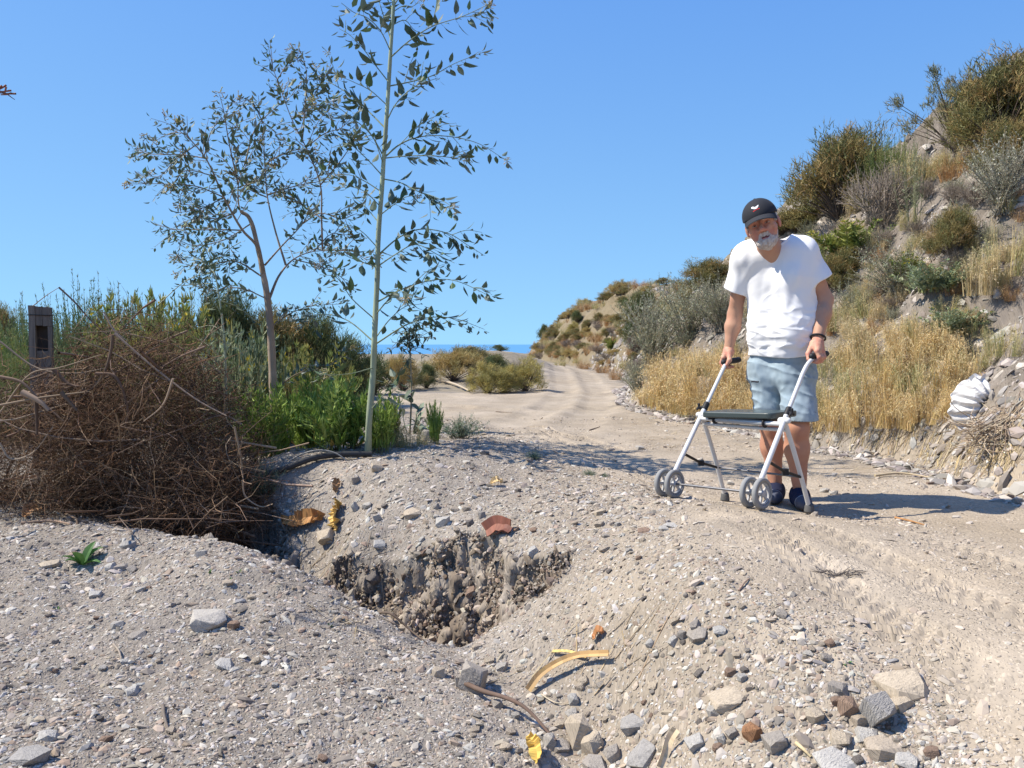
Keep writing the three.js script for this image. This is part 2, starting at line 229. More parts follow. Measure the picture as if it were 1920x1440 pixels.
{
  const axis = (stops) => { const out = []; for (let k = 0; k + 1 < stops.length; k++) { const [a, sa] = stops[k], [b, sb] = stops[k + 1]; let x = a; while (x < b - 1e-6) { out.push(x); const t = (x - a) / (b - a); x += sa * Math.pow(sb / sa, t); } } out.push(stops[stops.length - 1][0]); return out; };
  const xs = axis([[-700, 60], [-90, 5], [-14, 0.3], [-3.3, 0.03], [-2.2, 0.017], [3.2, 0.017], [5.5, 0.035], [16, 0.4], [90, 6], [700, 60]]);
  const ds = axis([[-60, 8], [-6, 1], [0.5, 0.1], [1.6, 0.016], [3.1, 0.015], [3.15, 0.008], [4.25, 0.008], [4.3, 0.016], [5.2, 0.018], [8, 0.03], [14, 0.07], [30, 0.2], [64, 0.6], [140, 5], [420, 40]]);
  const nx = xs.length, nz = ds.length, pos = new Float32Array(nx * nz * 3), col = new Float32Array(nx * nz * 3), uv = new Float32Array(nx * nz * 2), cls = new Uint8Array(nx * nz);
  for (let j = 0; j < nz; j++) for (let i = 0; i < nx; i++) { const k = j * nx + i, x = xs[i], z = -ds[j], y = ground(x, z), c = groundColor(x, z, y); pos.set([x, y, z], k * 3); col.set(c, k * 3); uv.set([x, z + y * 0.7], k * 2); cls[k] = x - bankFoot(-z) > 0.1 && -z < 60 && -z > -3 && x < 60 ? 2 : roadDist(x, -z) > 0 ? 1 : 0; }
  const nor = new Float32Array(nx * nz * 3); const ta = V(), tb = V();
  for (let j = 0; j < nz; j++) for (let i = 0; i < nx; i++) { const k = j * nx + i, a = j * nx + Math.max(0, i - 1), b = j * nx + Math.min(nx - 1, i + 1), c = Math.max(0, j - 1) * nx + i, e = Math.min(nz - 1, j + 1) * nx + i; ta.set(pos[b * 3] - pos[a * 3], pos[b * 3 + 1] - pos[a * 3 + 1], 0); tb.set(0, pos[c * 3 + 1] - pos[e * 3 + 1], pos[c * 3 + 2] - pos[e * 3 + 2]); tb.cross(ta).normalize(); nor.set([tb.x, tb.y, tb.z], k * 3); }
  // the crumbling wall of the ditch: earth broken off in lumps, out of the plane of the sheet
  for (let k = 0; k < nx * nz; k++) { const x = pos[k * 3], y = pos[k * 3 + 1], z = pos[k * 3 + 2]; if (-z > 5.6 || -z < 2.9 || x < -2.8 || x > .6) continue; const hv = hollow(x, -z); if (hv < .04) continue; const a = .045 * noise3(x * 9, y * 12, z * 9, 91) + .026 * noise3(x * 26, y * 28, z * 26, 92) + .010 * noise3(x * 60, y * 60, z * 60, 93); for (let e = 0; e < 3; e++) pos[k * 3 + e] += nor[k * 3 + e] * a * Math.min(1, hv * 2); }
  for (let j = 1; j + 1 < nz; j++) for (let i = 1; i + 1 < nx; i++) { const k = j * nx + i; if (pos[k * 3 + 2] > -2.8 || pos[k * 3 + 2] < -5.7 || pos[k * 3] < -2.9 || pos[k * 3] > .7) continue; const a = (k - 1) * 3, b = (k + 1) * 3, c = (k - nx) * 3, e = (k + nx) * 3; ta.set(pos[b] - pos[a], pos[b + 1] - pos[a + 1], pos[b + 2] - pos[a + 2]); tb.set(pos[c] - pos[e], pos[c + 1] - pos[e + 1], pos[c + 2] - pos[e + 2]); tb.cross(ta).normalize(); nor.set([tb.x, tb.y, tb.z], k * 3); }
  const find = (a, x) => { let lo = 0, hi = a.length - 2; while (lo < hi) { const m = (lo + hi + 1) >> 1; if (a[m] <= x) lo = m; else hi = m - 1; } return lo; };
  meshHeight = (x, z) => { const i = find(xs, x), j = find(ds, -z), u = clamp((x - xs[i]) / (xs[i + 1] - xs[i])), v = clamp((-z - ds[j]) / (ds[j + 1] - ds[j])), k = j * nx + i, y = (q) => pos[q * 3 + 1]; return lerp(lerp(y(k), y(k + 1), u), lerp(y(k + nx), y(k + nx + 1), u), v); };
  const idx = [[], [], []];
  for (let j = 0; j + 1 < nz; j++) for (let i = 0; i + 1 < nx; i++) { const k = j * nx + i; idx[cls[k]].push(k, k + 1, k + nx, k + 1, k + nx + 1, k + nx); }
  const m = vmat(0.97, { map: grainTex.col, bumpMap: grainTex.bmp, bumpScale: 0.006, specularIntensity: 0.25 });
  ['ground', 'dirt_road', 'hillside'].forEach((name, c) => {
    const map = new Int32Array(nx * nz).fill(-1), id = new Uint32Array(idx[c].length), keep = [];
    idx[c].forEach((v, q) => { if (map[v] < 0) { map[v] = keep.length; keep.push(v); } id[q] = map[v]; });
    const take = (src, w) => { const o = new Float32Array(keep.length * w); keep.forEach((v, q) => { for (let e = 0; e < w; e++) o[q * w + e] = src[v * w + e]; }); return new THREE.BufferAttribute(o, w); };
    const g = new THREE.BufferGeometry(); g.setAttribute('position', take(pos, 3)); g.setAttribute('normal', take(nor, 3)); g.setAttribute('color', take(col, 3)); g.setAttribute('uv', take(uv, 2)); g.setIndex(new THREE.BufferAttribute(id, 1));
    const o = part(name, g, m, scene, 'structure');
    tag(o, ['grey gravel and loose soil with a washed-out gully and mound', 'pale sandy dirt road with faint tyre tracks winding uphill', 'steep crumbling shale bank rising along the right of the road'][c], ['ground', 'road', 'hillside'][c]);
  });
  const sea = part('sea', new THREE.PlaneGeometry(60000, 26000, 1, 1).rotateX(-Math.PI / 2).translate(0, 0, -13000), mat(C(.085, .25, .44), 0.45, { specularIntensity: 0.5 }), scene, 'structure');
  sea.position.set(0, -55, -100); tag(sea, 'strip of blue sea on the horizon', 'sea');
}

// ---------- trees drawn after the two tree tobaccos of the photograph ----------
R = rng(101);
const M_leaf = leafMat(0.28, 0.55), M_green = leafMat(0.36, 0.75), M_dry = leafMat(0.3, 0.9), M_bark = vmat(0.85), M_flower = leafMat(0.35, 0.8);
const UPV = V(0, 1, 0);
const perp = (d) => { const s = V().crossVectors(d, UPV); if (s.lengthSq() < 1e-4) s.set(1, 0, 0); return s.normalize(); };
// leaves hang alternately from a twig; each goes to add(base, dir, normal, length, width)
function leavesAlong(pts, from, step, len, wid, add, hang = 0.55) {
  let acc = 0, side = 1, total = 0, L = 0; for (let k = 1; k < pts.length; k++) L += pts[k].distanceTo(pts[k - 1]);
  for (let k = 1; k < pts.length; k++) {
    const seg = pts[k].distanceTo(pts[k - 1]), dir = pts[k].clone().sub(pts[k - 1]).normalize();
    total += seg; acc += seg; if (total / L < from) { acc = 0; continue; }
    while (acc > step) {
      acc -= step * rr(0.7, 1.3); side = -side;
      const s = perp(dir).multiplyScalar(side * rr(0.4, 1)).addScaledVector(V().crossVectors(dir, perp(dir)), rr(-0.9, 0.9));
      const ld = dir.clone().multiplyScalar(rr(0.25, 0.8)).add(s).addScaledVector(UPV, -hang * rr(0.2, 1.6) + (R() < 0.3 ? 0.7 : 0)).normalize();
      const base = pts[k].clone().addScaledVector(ld, len * 0.22), tip = total / L;
      const k2 = rr(0.55, 1.1) * lerp(1.1, 0.65, tip * tip); add(pts[k], base, ld, perp(ld).cross(ld).multiplyScalar(-1).addScaledVector(randDir(), 0.5).normalize(), len * k2, wid * k2);
    }
  }
}
function bloom(mb, tip, dir, n, size, cols) { for (let k = 0; k < n; k++) { const d = dir.clone().multiplyScalar(0.6).add(randDir()).addScaledVector(UPV, -0.15).normalize(), b = tip.clone().addScaledVector(randDir(), size * 0.5), e = b.clone().addScaledVector(d, size * rr(0.6, 1.2)); mb.tube([b, b.clone().lerp(e, 0.75), e], (t) => size * 0.05 * (1 + t * t * 1.3), 4, jit(pick(cols), 0.2), false); } }
function growTree(o) {
  const t = thing(o.name, o.label, o.category, o.base); const org = o.base; const loc = (pts) => pts.map((p) => p.clone().sub(org));
  const wood = new MB(); const tp = smooth(loc(o.trunk), 60); wood.tube(tp, (u) => o.r0 * lerp(1, o.rTop, u) * (1 + 0.12 * Math.exp(-u * 22)) * (1 + 0.04 * Math.sin(u * 70)), 10, (u) => jit(mixc(o.bark, o.bark2, clamp(0.5 + 0.7 * noise(u * 26, 1, 5))), 0.06));
  part('trunk', wood.geo(), M_bark, t);
  const leaves = [], flowers = new MB();
  const twigs = new MB();
  for (const b of o.branches) {
    const pts = smooth(loc(b.pts), 26); const L = pts.reduce((s, p, k) => k ? s + p.distanceTo(pts[k - 1]) : 0, 0); const r0 = b.r ?? (0.0035 + L * 0.0042) * o.limb;
    const wb = new MB(); wb.tube(pts, (u) => lerp(r0, 0.0016, Math.pow(u, 0.8)), 6, jit(b.col ?? o.twig, 0.1)); part('branch', wb.geo(), M_bark, t);
    const add = (from, base, ld, nrm, len, wid) => leaves.push([from, base, ld, nrm, len, wid]);
    leavesAlong(pts, b.from ?? 0.16, o.step, o.len, o.wid, add);
    const n = Math.round(L * o.side * (b.side ?? 1));
    for (let k = 0; k < n; k++) {
      const u = rr(b.from ?? 0.2, 0.95), q = Math.min(pts.length - 2, Math.floor(u * (pts.length - 1))), d = pts[q + 1].clone().sub(pts[q]).normalize();
      const sd = d.clone().multiplyScalar(0.8).addScaledVector(randDir(0.15), 0.75).normalize(), sl = L * rr(0.18, 0.42) * (1.1 - u * 0.6); const p0 = pts[q], p1 = p0.clone().addScaledVector(sd, sl * 0.5).addScaledVector(UPV, sl * 0.06), p2 = p0.clone().addScaledVector(sd, sl).addScaledVector(UPV, -sl * 0.08);
      const sp2 = smooth([p0, p1, p2], 10); twigs.tube(sp2, (w) => lerp(0.0032, 0.0012, w) * o.limb, 4, jit(o.twig, 0.1), false);
      leavesAlong(sp2, 0.15, o.step, o.len * 0.9, o.wid * 0.9, add); if (R() < o.bloom) bloom(flowers, p2, sd, 6 + R() * 6, o.fl, o.blooms);
    }
    const e = pts[pts.length - 1], d = e.clone().sub(pts[pts.length - 3]).normalize(); if (R() < o.bloom + 0.25) bloom(flowers, e, d, 8 + R() * 6, o.fl, o.blooms);
  }
  part('twigs', twigs.geo(), M_bark, t, 'stuff');
  if (flowers.i.length) part('flowers', flowers.geo(), M_flower, t, 'stuff');
  // the largest leaves one by one, the rest as foliage
  leaves.sort((a, b) => b[4] - a[4]); const rest = new MB();
  const kinds = [0, 1, 2, 3, 4, 5].map((k) => { const m = new MB(); m.leaf(V(0, 0, 0), V(0, 0, 1), V(0, 1, 0), 1, o.wid / o.len, jit(pick(o.greens), 0.15), [.12, .3, .2, .4, .05, .25][k], [.3, .15, .4, .25, .5, .1][k]); m.tube([V(0, 0, -0.24), V(0, 0.02, -0.1), V(0, 0, 0.02)], 0.012, 3, o.twig, false); return m.geo(); });
  const mx = new THREE.Matrix4(), X = V();
  leaves.forEach(([from, base, ld, nrm, len, wid], k) => {
    if (k < o.single) { const lf = part('leaf', kinds[k % 6], M_leaf, t); X.crossVectors(nrm, ld).normalize(); const Y = V().crossVectors(ld, X); mx.makeBasis(X.clone().multiplyScalar(len), Y.multiplyScalar(len), ld.clone().multiplyScalar(len)); mx.setPosition(base); mx.decompose(lf.position, lf.quaternion, lf.scale); return; }
    rest.leaf(base, ld, nrm, len, wid, jit(pick(o.greens), 0.2), rr(0, 0.4), rr(0.1, 0.5), 3); rest.tri(from, base, from.clone().addScaledVector(perp(ld), 0.002), o.twig);
  });
  part('foliage', rest.geo(), M_leaf, t, 'stuff');
  return t;
}
const Z3 = (a) => (q) => P(220 + q[0] / 2.595, q[1] / 2.595, a + (q[2] ?? 0)); // points read off an enlargement of the crown
{
  const D = 5.42, z = Z3(D), base = PY(690, 856, 0.06); base.y = ground(base.x, base.z) - 0.03;
  R = rng(111); const spread = (list) => list.map((b, i) => { const dz = [-.5, .4, .15, -.3, .6, -.15][i % 6]; return { pts: b.map((q, k) => { const t = k / (b.length - 1); return z([q[0], q[1], dz * t * (0.5 + 0.3 * (b.length > 4))]); }) }; });
  const right = [[[1330, 280], [1420, 200], [1530, 130], [1680, 80], [1800, 25]], [[1320, 420], [1420, 400], [1530, 370], [1640, 310], [1780, 255]], [[1342, 120], [1400, 100], [1450, 150], [1520, 165]], [[1310, 590], [1360, 500], [1450, 420], [1560, 380]], [[1295, 770], [1380, 700], [1480, 665], [1620, 665], [1760, 700], [1890, 780]], [[1300, 770], [1400, 760], [1550, 760], [1640, 770], [1720, 790]], [[1290, 870], [1380, 890], [1460, 930], [1550, 960], [1630, 1005]], [[1275, 1050], [1340, 1000], [1400, 960], [1480, 950]], [[1270, 1240], [1380, 1150], [1480, 1115], [1620, 1140], [1700, 1190], [1780, 1240]], [[1262, 1300], [1350, 1240], [1450, 1190], [1560, 1240], [1640, 1280]], [[1345, 30], [1400, -60], [1470, -140], [1560, -190]], [[1340, 60], [1390, 30], [1440, 30], [1480, -10]]];
  const left = [[[1330, 250], [1280, 150], [1220, 90], [1150, 60], [1090, 15]], [[1335, 210], [1290, 60], [1270, 0], [1240, -60]], [[1320, 400], [1250, 310], [1190, 230], [1130, 170], [1080, 140]], [[1310, 510], [1230, 440], [1150, 400], [1080, 370]], [[1300, 620], [1220, 540], [1130, 460], [1020, 390], [960, 330]], [[1290, 750], [1230, 650], [1150, 580], [1050, 510], [950, 480]], [[1295, 800], [1250, 680], [1190, 590]], [[1285, 850], [1200, 760], [1120, 700], [1040, 720]], [[1280, 930], [1200, 880], [1120, 850], [1000, 870]], [[1275, 1000], [1200, 930], [1100, 900]], [[1270, 1080], [1200, 1000], [1150, 960]], [[1262, 1200], [1180, 1120], [1080, 1080]], [[1262, 1300], [1150, 1260], [1060, 1220]], [[1340, 50], [1280, -60], [1200, -120]]];
  const px = (l, dz) => ({ from: 0.3, pts: l.map(([a, b], k) => P(a, b, D + dz * k / (l.length - 1))) });
  const low = [px([[706, 567], [750, 544], [808, 526], [852, 526], [919, 555]], -.3), px([[703, 646], [764, 608], [808, 595], [855, 598], [907, 617]], .35), px([[704, 590], [735, 555], [752, 545], [760, 560]], -.5), px([[700, 640], [650, 600], [600, 590], [570, 610]], .4), px([[698, 690], [660, 700], [610, 705]], -.4), px([[694, 770], [720, 740], [745, 715]], -.3), px([[704, 600], [660, 560], [630, 520], [600, 515]], -.2), px([[700, 640], [730, 600], [760, 575], [790, 570]], .4)];
  low[4].from = 0.8; low[5].from = 0.5;
  growTree({ name: 'slender_tree', label: 'tall slender tree with a smooth pale green trunk beside the black hose', category: 'tree', base, trunk: [base, P(692, 790, D), P(699.5, 700, D + .02), P(702, 640, D - .02), P(704.5, 580, D), z([1265, 1349]), z([1270, 1150]), z([1285, 950]), z([1298, 750]), z([1315, 500]), z([1330, 250]), z([1345, 0]), z([1352, -250]), z([1356, -470])], r0: 0.024, rTop: 0.4, bark: [.34, .40, .27], bark2: [.27, .31, .22], twig: [.20, .24, .15], limb: 0.85, branches: [...spread(right), ...spread(left), ...low], step: 0.025, len: 0.115, wid: 0.048, side: 4, bloom: 0.14, fl: 0.035, blooms: [[.55, .5, .25], [.42, .40, .16], [.5, .42, .3]], greens: [[.085, .125, .085], [.115, .155, .12], [.075, .11, .075], [.19, .225, .195], [.10, .155, .07]], single: 300 });
}
{
  const D = 6.0, z = (q) => P(q[0], q[1], D + (q[2] ?? 0)), base = V(P(512, 850, D).x, 0, -D); base.y = ground(base.x, base.z) - 0.03;
  const list = [
    [[494, 520], [482, 462], [455, 432], [420, 370], [386, 297], [347, 250], [333, 228]], [[482, 462], [467, 408], [451, 397], [447, 347], [459, 308], [482, 277]], [[536, 497], [517, 435], [501, 366], [497, 308], [494, 231]], [[497, 497], [528, 462], [567, 420], [580, 395]], [[505, 560], [524, 516], [551, 486], [586, 472], [628, 470]], [[605, 470], [603, 410], [601, 347], [574, 277], [547, 223], [520, 150], [505, 112]], [[567, 262], [571, 216], [574, 130], [559, 85]], [[420, 370], [370, 350], [310, 345], [240, 345]], [[386, 297], [340, 290], [290, 290], [262, 285]], [[455, 432], [400, 430], [330, 430], [285, 418]], [[470, 420], [420, 450], [360, 460], [320, 440]], [[494, 520], [440, 490], [380, 500], [325, 490]], [[500, 560], [450, 540], [400, 545], [350, 530]], [[347, 250], [320, 250], [290, 265]], [[447, 347], [430, 270], [420, 210], [412, 178]], [[459, 308], [480, 240], [520, 200], [560, 170]], [[497, 308], [530, 290], [570, 280], [620, 300]], [[494, 231], [470, 190], [440, 195]], [[501, 366], [550, 350], [600, 340], [640, 330]], [[567, 420], [600, 400], [640, 410], [670, 400]], [[551, 486], [600, 500], [640, 520], [660, 550]], [[628, 470], [660, 470], [690, 490]], [[512, 610], [540, 590], [580, 575], [640, 570]], [[515, 730], [560, 700], [610, 690], [660, 650]], [[601, 347], [640, 300], [660, 270], [670, 250]], [[547, 223], [590, 200], [625, 190]], [[382, 296], [400, 240], [430, 220]], [[520, 150], [540, 120], [560, 110]], [[420, 370], [380, 390], [330, 400]], [[590, 470], [620, 440], [650, 440]], [[370, 270], [330, 300], [300, 330], [280, 330]], [[400, 330], [350, 320], [320, 350]], [[440, 400], [400, 410], [370, 390], [330, 380]], [[574, 277], [610, 250], [640, 240], [660, 220]], [[500, 370], [460, 350], [420, 300], [400, 290]], [[450, 350], [480, 340], [510, 310]], [[603, 410], [560, 380], [530, 350]], [[567, 216], [600, 160], [620, 130]],
  ];
  const branches = list.map((b, i) => ({ from: i < 7 ? 0.42 : 0.12, r: i < 7 ? [0.014, 0.011, 0.009, 0.008, 0.012, 0.008, 0.006][i] : undefined, col: i < 7 ? [.26, .19, .135] : undefined, side: i < 7 ? 0.8 : 1.3, pts: b.map((q, k) => z([q[0], q[1], [-.5, .45, .2, -.35, .65, -.2, .1][i % 7] * k / (b.length - 1)])) }));
  // where the boughs leave other boughs they start in the same plane
  growTree({ name: 'branching_tree', label: 'multi-branched tree with a tan trunk and seed clusters, behind the bright green bush', category: 'tree', base, trunk: [base, z([513, 760]), z([511, 690]), z([506, 600]), z([500, 548]), z([493, 510]), z([484, 466]), z([467, 408]), z([452, 396])], r0: 0.036, rTop: 0.34, bark: [.40, .31, .23], bark2: [.26, .20, .15], twig: [.22, .17, .12], limb: 0.9, branches, step: 0.018, len: 0.08, wid: 0.033, side: 8.5, bloom: 0.2, fl: 0.042, blooms: [[.50, .42, .24], [.38, .26, .10], [.55, .48, .30], [.30, .19, .10], [.46, .42, .14]], greens: [[.11, .155, .10], [.15, .195, .15], [.10, .135, .09], [.25, .28, .24], [.14, .21, .09]], single: 300 });
}

// ---------- shrubs, grasses and herbs ----------
const proto = {};
// each maker returns a Group at the plant's base, about one metre high, whose children are its parts
function makePlant(kind, seed, o = {}) {
  R = rng(seed); const g = new THREE.Group(), st = new MB(), fo = new MB(), fl = new MB(); let mf = kind === 'leafy' || kind === 'broom' || kind === 'needle' ? M_green : M_leaf;
  if (kind === 'needle') { // rounded shrub of fine needle leaves in tufts at the ends of its limbs
    const tufts = o.tufts ?? 90, W = o.w ?? 0.62; const cols = o.cols;
    for (let k = 0; k < tufts; k++) {
      const a = R() * 6.283, e = Math.pow(R(), 0.7), th = lerp(1.45, 0.06, e), rad = rr(0.55, 1) * (1 + 0.3 * noise(a * 1.3, th * 2, seed)); const c = V(Math.cos(a) * Math.sin(th) * W * rad, Math.cos(th) * 0.86 * rad + 0.08, Math.sin(a) * Math.sin(th) * W * rad), dir = c.clone().setY(c.y * 0.9 + 0.15).normalize();
      st.tube(smooth([V(rr(-.04, .04), 0, rr(-.04, .04)), V(c.x * 0.4, c.y * 0.5, c.z * 0.4), c], 5), (t) => lerp(0.011, 0.003, t), 4, jit([.13, .10, .08], 0.2), false);
      const col = pick(cols), s = rr(0.7, 1.2) * (o.tuft ?? 0.15), n = o.n ?? 70;
      for (let q = 0; q < n; q++) { const b = c.clone().addScaledVector(randDir(), s * Math.pow(R(), 0.5)), d = dir.clone().multiplyScalar(0.9).add(randDir()).addScaledVector(UPV, 0.35).normalize(), l = rr(0.05, 0.11) * (o.needle ?? 1), w = 0.005 * (o.nw ?? 1), sd = randDir().cross(d).normalize().multiplyScalar(w), cc = jit(col, 0.3); fo.tri(b.clone().sub(sd), b.clone().add(sd), b.clone().addScaledVector(d, l), cc); fo.tri(b.clone().addScaledVector(d, l * .5).sub(sd), b.clone().addScaledVector(d, l * .5).add(sd), b.clone().addScaledVector(d, l).addScaledVector(randDir(), l * .5), cc); }
    }
  } else if (kind === 'silver') { // many upright twigs set with small pale leaves
    const n = o.n ?? 90, W = o.w ?? 0.7, cols = o.cols ?? [[.34, .36, .25], [.40, .41, .31], [.27, .30, .19], [.36, .35, .22]];
    for (let k = 0; k < n; k++) {
      const a = R() * 6.283, lean = Math.pow(R(), 0.6) * W, h = rr(0.45, 1.05) * (1 - 0.35 * lean); const p2 = V(Math.cos(a) * lean, h, Math.sin(a) * lean), p1 = p2.clone().multiplyScalar(0.5).setY(h * 0.62), pts = smooth([V(rr(-.1, .1), 0, rr(-.1, .1)), p1, p2], 14);
      st.tube(pts, (t) => lerp(0.006, 0.002, t), 4, jit([.25, .22, .17], 0.2), false); const col = pick(cols);
      const leafy = (pp, f) => leavesAlong(pp, f, 0.0155, 0.045 * (o.leaf ?? 1), 0.014 * (o.leaf ?? 1), (from, b, d, nn, l, w) => fo.leaf(from, d, nn, l, w, jit(col, 0.25), 0.1, 0.3, 2), 0.0);
      leafy(pts, 0.18);
      for (let q = 0; q < 3; q++) { const b = pts[4 + Math.floor(R() * 9)], d = randDir(0.6), l = rr(0.12, 0.28); const tw = smooth([b, b.clone().addScaledVector(d, l * 0.5), b.clone().addScaledVector(d, l).addScaledVector(UPV, l * 0.2)], 8); st.tube(tw, 0.002, 3, jit([.28, .26, .2], 0.2), false); leafy(tw, 0.05); }
    }
  } else if (kind === 'straw') { // dry grass, arching over, with drooping heads
    const n = o.n ?? 640, W = o.w ?? 0.75, cols = o.cols ?? [[.66, .50, .24], [.72, .57, .30], [.58, .43, .19], [.46, .34, .16], [.76, .62, .36]]; mf = M_dry;
    const locks = o.locks ?? 26;
    for (let k = 0; k < locks; k++) { // each lock bends its own way
      const a = R() * 6.283, r0 = Math.sqrt(R()) * 0.62, bx = Math.cos(a) * r0, bz = Math.sin(a) * r0, az = a + gauss() * 1.1, lean = rr(0.25, 1) * W, h = rr(0.45, 1.0) * (1 - 0.35 * r0 * r0), base = pick(cols), droop = rr(0.3, 0.95);
      for (let m = 0; m < n / locks; m++) {
        const az1 = az + gauss() * 0.55, az2 = az1 + gauss() * 0.5, hh = h * rr(0.45, 1.12), le = lean * rr(0.5, 1.3), b = V(bx + gauss() * 0.11, -0.05, bz + gauss() * 0.11), top = V(b.x + Math.cos(az1) * le * 0.45, hh, b.z + Math.sin(az1) * le * 0.45), end = V(top.x + Math.cos(az2) * le * 0.6, hh * droop * rr(0.7, 1.2), top.z + Math.sin(az2) * le * 0.6);
        const pts = smooth([b, V(lerp(b.x, top.x, 0.35) + rr(-.06, .06), hh * 0.55, lerp(b.z, top.z, 0.35) + rr(-.06, .06)), top, end], 7), col = jit(base, 0.35); fo.blade(pts, rr(0.006, 0.013) * (o.bw ?? 1), randDir().setY(0).normalize(), col);
        if (R() < (o.heads ?? 0.5)) for (let q = 0; q < 8; q++) { const u = pts[4 + (q % 4)], d = V(Math.cos(az2) * 0.5, -0.5, Math.sin(az2) * 0.5).addScaledVector(randDir(), 0.7).normalize(), s = randDir().cross(d).normalize().multiplyScalar(0.008), e = u.clone().addScaledVector(d, rr(0.03, 0.09)); fo.tri(u.clone().sub(s), u.clone().add(s), e, jit(mixc(col, [.66, .55, .34], 0.4), 0.2)); }
      }
    }
    for (let k = 0; k < (o.tall ?? 14); k++) { const a = R() * 6.283, r0 = R() * 0.5, b = V(Math.cos(a) * r0, 0, Math.sin(a) * r0), e = V(b.x + gauss() * 0.3, rr(0.95, 1.3), b.z + gauss() * 0.3); fo.blade(smooth([b, V(lerp(b.x, e.x, .4), e.y * .55, lerp(b.z, e.z, .4)), e], 6), 0.007, randDir().setY(0).normalize(), jit(pick(cols), 0.3)); }
  } else if (kind === 'twiggy') { // bare fine branches
    const cols = o.cols ?? [[.24, .20, .17], [.19, .155, .13], [.29, .245, .2]]; const W = o.w ?? 0.7;
    const rec = (p, d, l, depth) => { const q = p.clone().addScaledVector(d, l * 0.5).addScaledVector(randDir(), l * 0.07), e = p.clone().addScaledVector(d, l).addScaledVector(UPV, l * 0.05); st.tube([p, q, e], 0.0018 + 0.0022 * depth, 3, jit(pick(cols), 0.2), false); if (depth) for (let k = 0; k < 3; k++) rec(k ? q.clone().lerp(e, R()) : e, d.clone().addScaledVector(randDir(0.15), 0.62).normalize(), l * rr(0.55, 0.8), depth - 1); };
    for (let k = 0; k < (o.n ?? 40); k++) { const a = R() * 6.283, s = Math.sqrt(R()) * W; rec(V(rr(-.1, .1), 0, rr(-.1, .1)), V(Math.cos(a) * s * 1.1, 0.8, Math.sin(a) * s * 1.1).normalize(), rr(0.26, 0.40), 3); }
  } else if (kind === 'broom') { // upright fine green stems, feathery
    const n = o.n ?? 430, W = o.w ?? 1.0, cols = o.cols ?? [[.18, .24, .09], [.22, .27, .11], [.15, .21, .08], [.25, .26, .14]];
    for (let k = 0; k < n; k++) {
      const a = R() * 6.283, s = Math.pow(R(), 0.6) * W, h = (rr(0.45, 0.88) + 0.22 * Math.pow(R(), 3)) * (1 - 0.35 * s * s), b = V(Math.cos(a) * s * 0.6, 0, Math.sin(a) * s * 0.45), p2 = V(Math.cos(a) * s, h, Math.sin(a) * s), pts = smooth([b, V(lerp(b.x, p2.x, .6), h * .5, lerp(b.z, p2.z, .6)), p2], 12), col = pick(cols);
      st.tube(pts, (t) => lerp(0.005, 0.0018, t), 3, jit(mixc(col, [.16, .12, .08], 0.4), 0.2), false);
      for (let q = 3; q < 13; q++) for (let m = 0; m < (o.m ?? 8); m++) { const t = (q + R() - 0.5), k0 = Math.min(11, Math.floor(t)), u = pts[k0].clone().lerp(pts[k0 + 1], clamp(t - k0)), d = randDir(0.9), l = rr(0.04, 0.13) * (1.15 - q / 15), sd = randDir().cross(d).normalize().multiplyScalar(0.0042); fo.tri(u.clone().sub(sd), u.clone().add(sd), u.clone().addScaledVector(d, l), jit(col, 0.3)); }
    }
  } else if (kind === 'leafy') { // upright leafy stems, lance-shaped leaves
    const n = o.n ?? 46, W = o.w ?? 0.6, cols = o.cols ?? [[.27, .39, .08], [.32, .44, .10], [.20, .31, .06], [.38, .48, .14]];
    for (let k = 0; k < n; k++) {
      const a = R() * 6.283, s = Math.sqrt(R()) * W, h = rr(0.4, 1.0) * (1 - 0.3 * s * s), b = V(Math.cos(a) * s * 0.5, 0, Math.sin(a) * s * 0.5), pts = smooth([b, V(b.x + rr(-.04, .04), h * .5, b.z + rr(-.04, .04)), V(b.x * 1.8 + rr(-.1, .1), h, b.z * 1.8 + rr(-.1, .1))], 16), col = pick(cols); st.tube(pts, (t) => lerp(0.007, 0.003, t), 5, jit([.2, .22, .09], 0.15), false);
      leavesAlong(pts, 0.12, 0.017 * (o.gap ?? 1), 0.20 * (o.leaf ?? 1), 0.046 * (o.leaf ?? 1) * (o.wide ?? 1), (from, bb, d, nn, l, w) => fo.leaf(from, d.addScaledVector(UPV, o.up ?? 0.1).normalize(), nn, l, w, jit(from.y < 0.16 * h && R() < 0.4 ? [.42, .30, .08] : col, 0.22), 0.3, 0.3, 3), 0.1);
      for (let q = 0; q < 6; q++) { const d = randDir(1.4); fo.leaf(pts[16], d, perp(d), 0.07, 0.018, jit(mixc(col, [.3, .36, .1], 0.5), 0.2), 0.15, 0.3, 3); }
      if (R() < (o.yellow ?? 0)) for (let q = 0; q < 6; q++) { const d = randDir(0.8); fl.leaf(pts[16].clone().addScaledVector(d, 0.03), d, perp(d), 0.05, 0.02, jit([.6, .45, .04], 0.2), 0.1, 0.2, 2); }
    }
  } else if (kind === 'broad') { // a rosette of broad leaves
    for (let k = 0; k < (o.n ?? 9); k++) { const a = R() * 6.283, d = V(Math.cos(a), rr(0.3, 1.1), Math.sin(a)).normalize(); fo.leaf(V(0, 0.03, 0), d, V(-Math.cos(a), 1, -Math.sin(a)).normalize(), rr(0.7, 1), rr(0.36, 0.5), jit(pick(o.cols ?? [[.07, .17, .04], [.09, .20, .05]]), 0.15), 0.28, 0.2, 5); }
    st.tube([V(0, -0.03, 0), V(0, 0.08, 0)], 0.03, 5, [.12, .16, .06]);
  }
  if (st.i.length) part('stems', st.geo(), M_bark, g); if (fo.i.length) part(kind === 'straw' ? 'blades' : 'foliage', fo.geo(), mf, g); if (fl.i.length) part('flowers', fl.geo(), M_flower, g, 'stuff');
  return g;
}
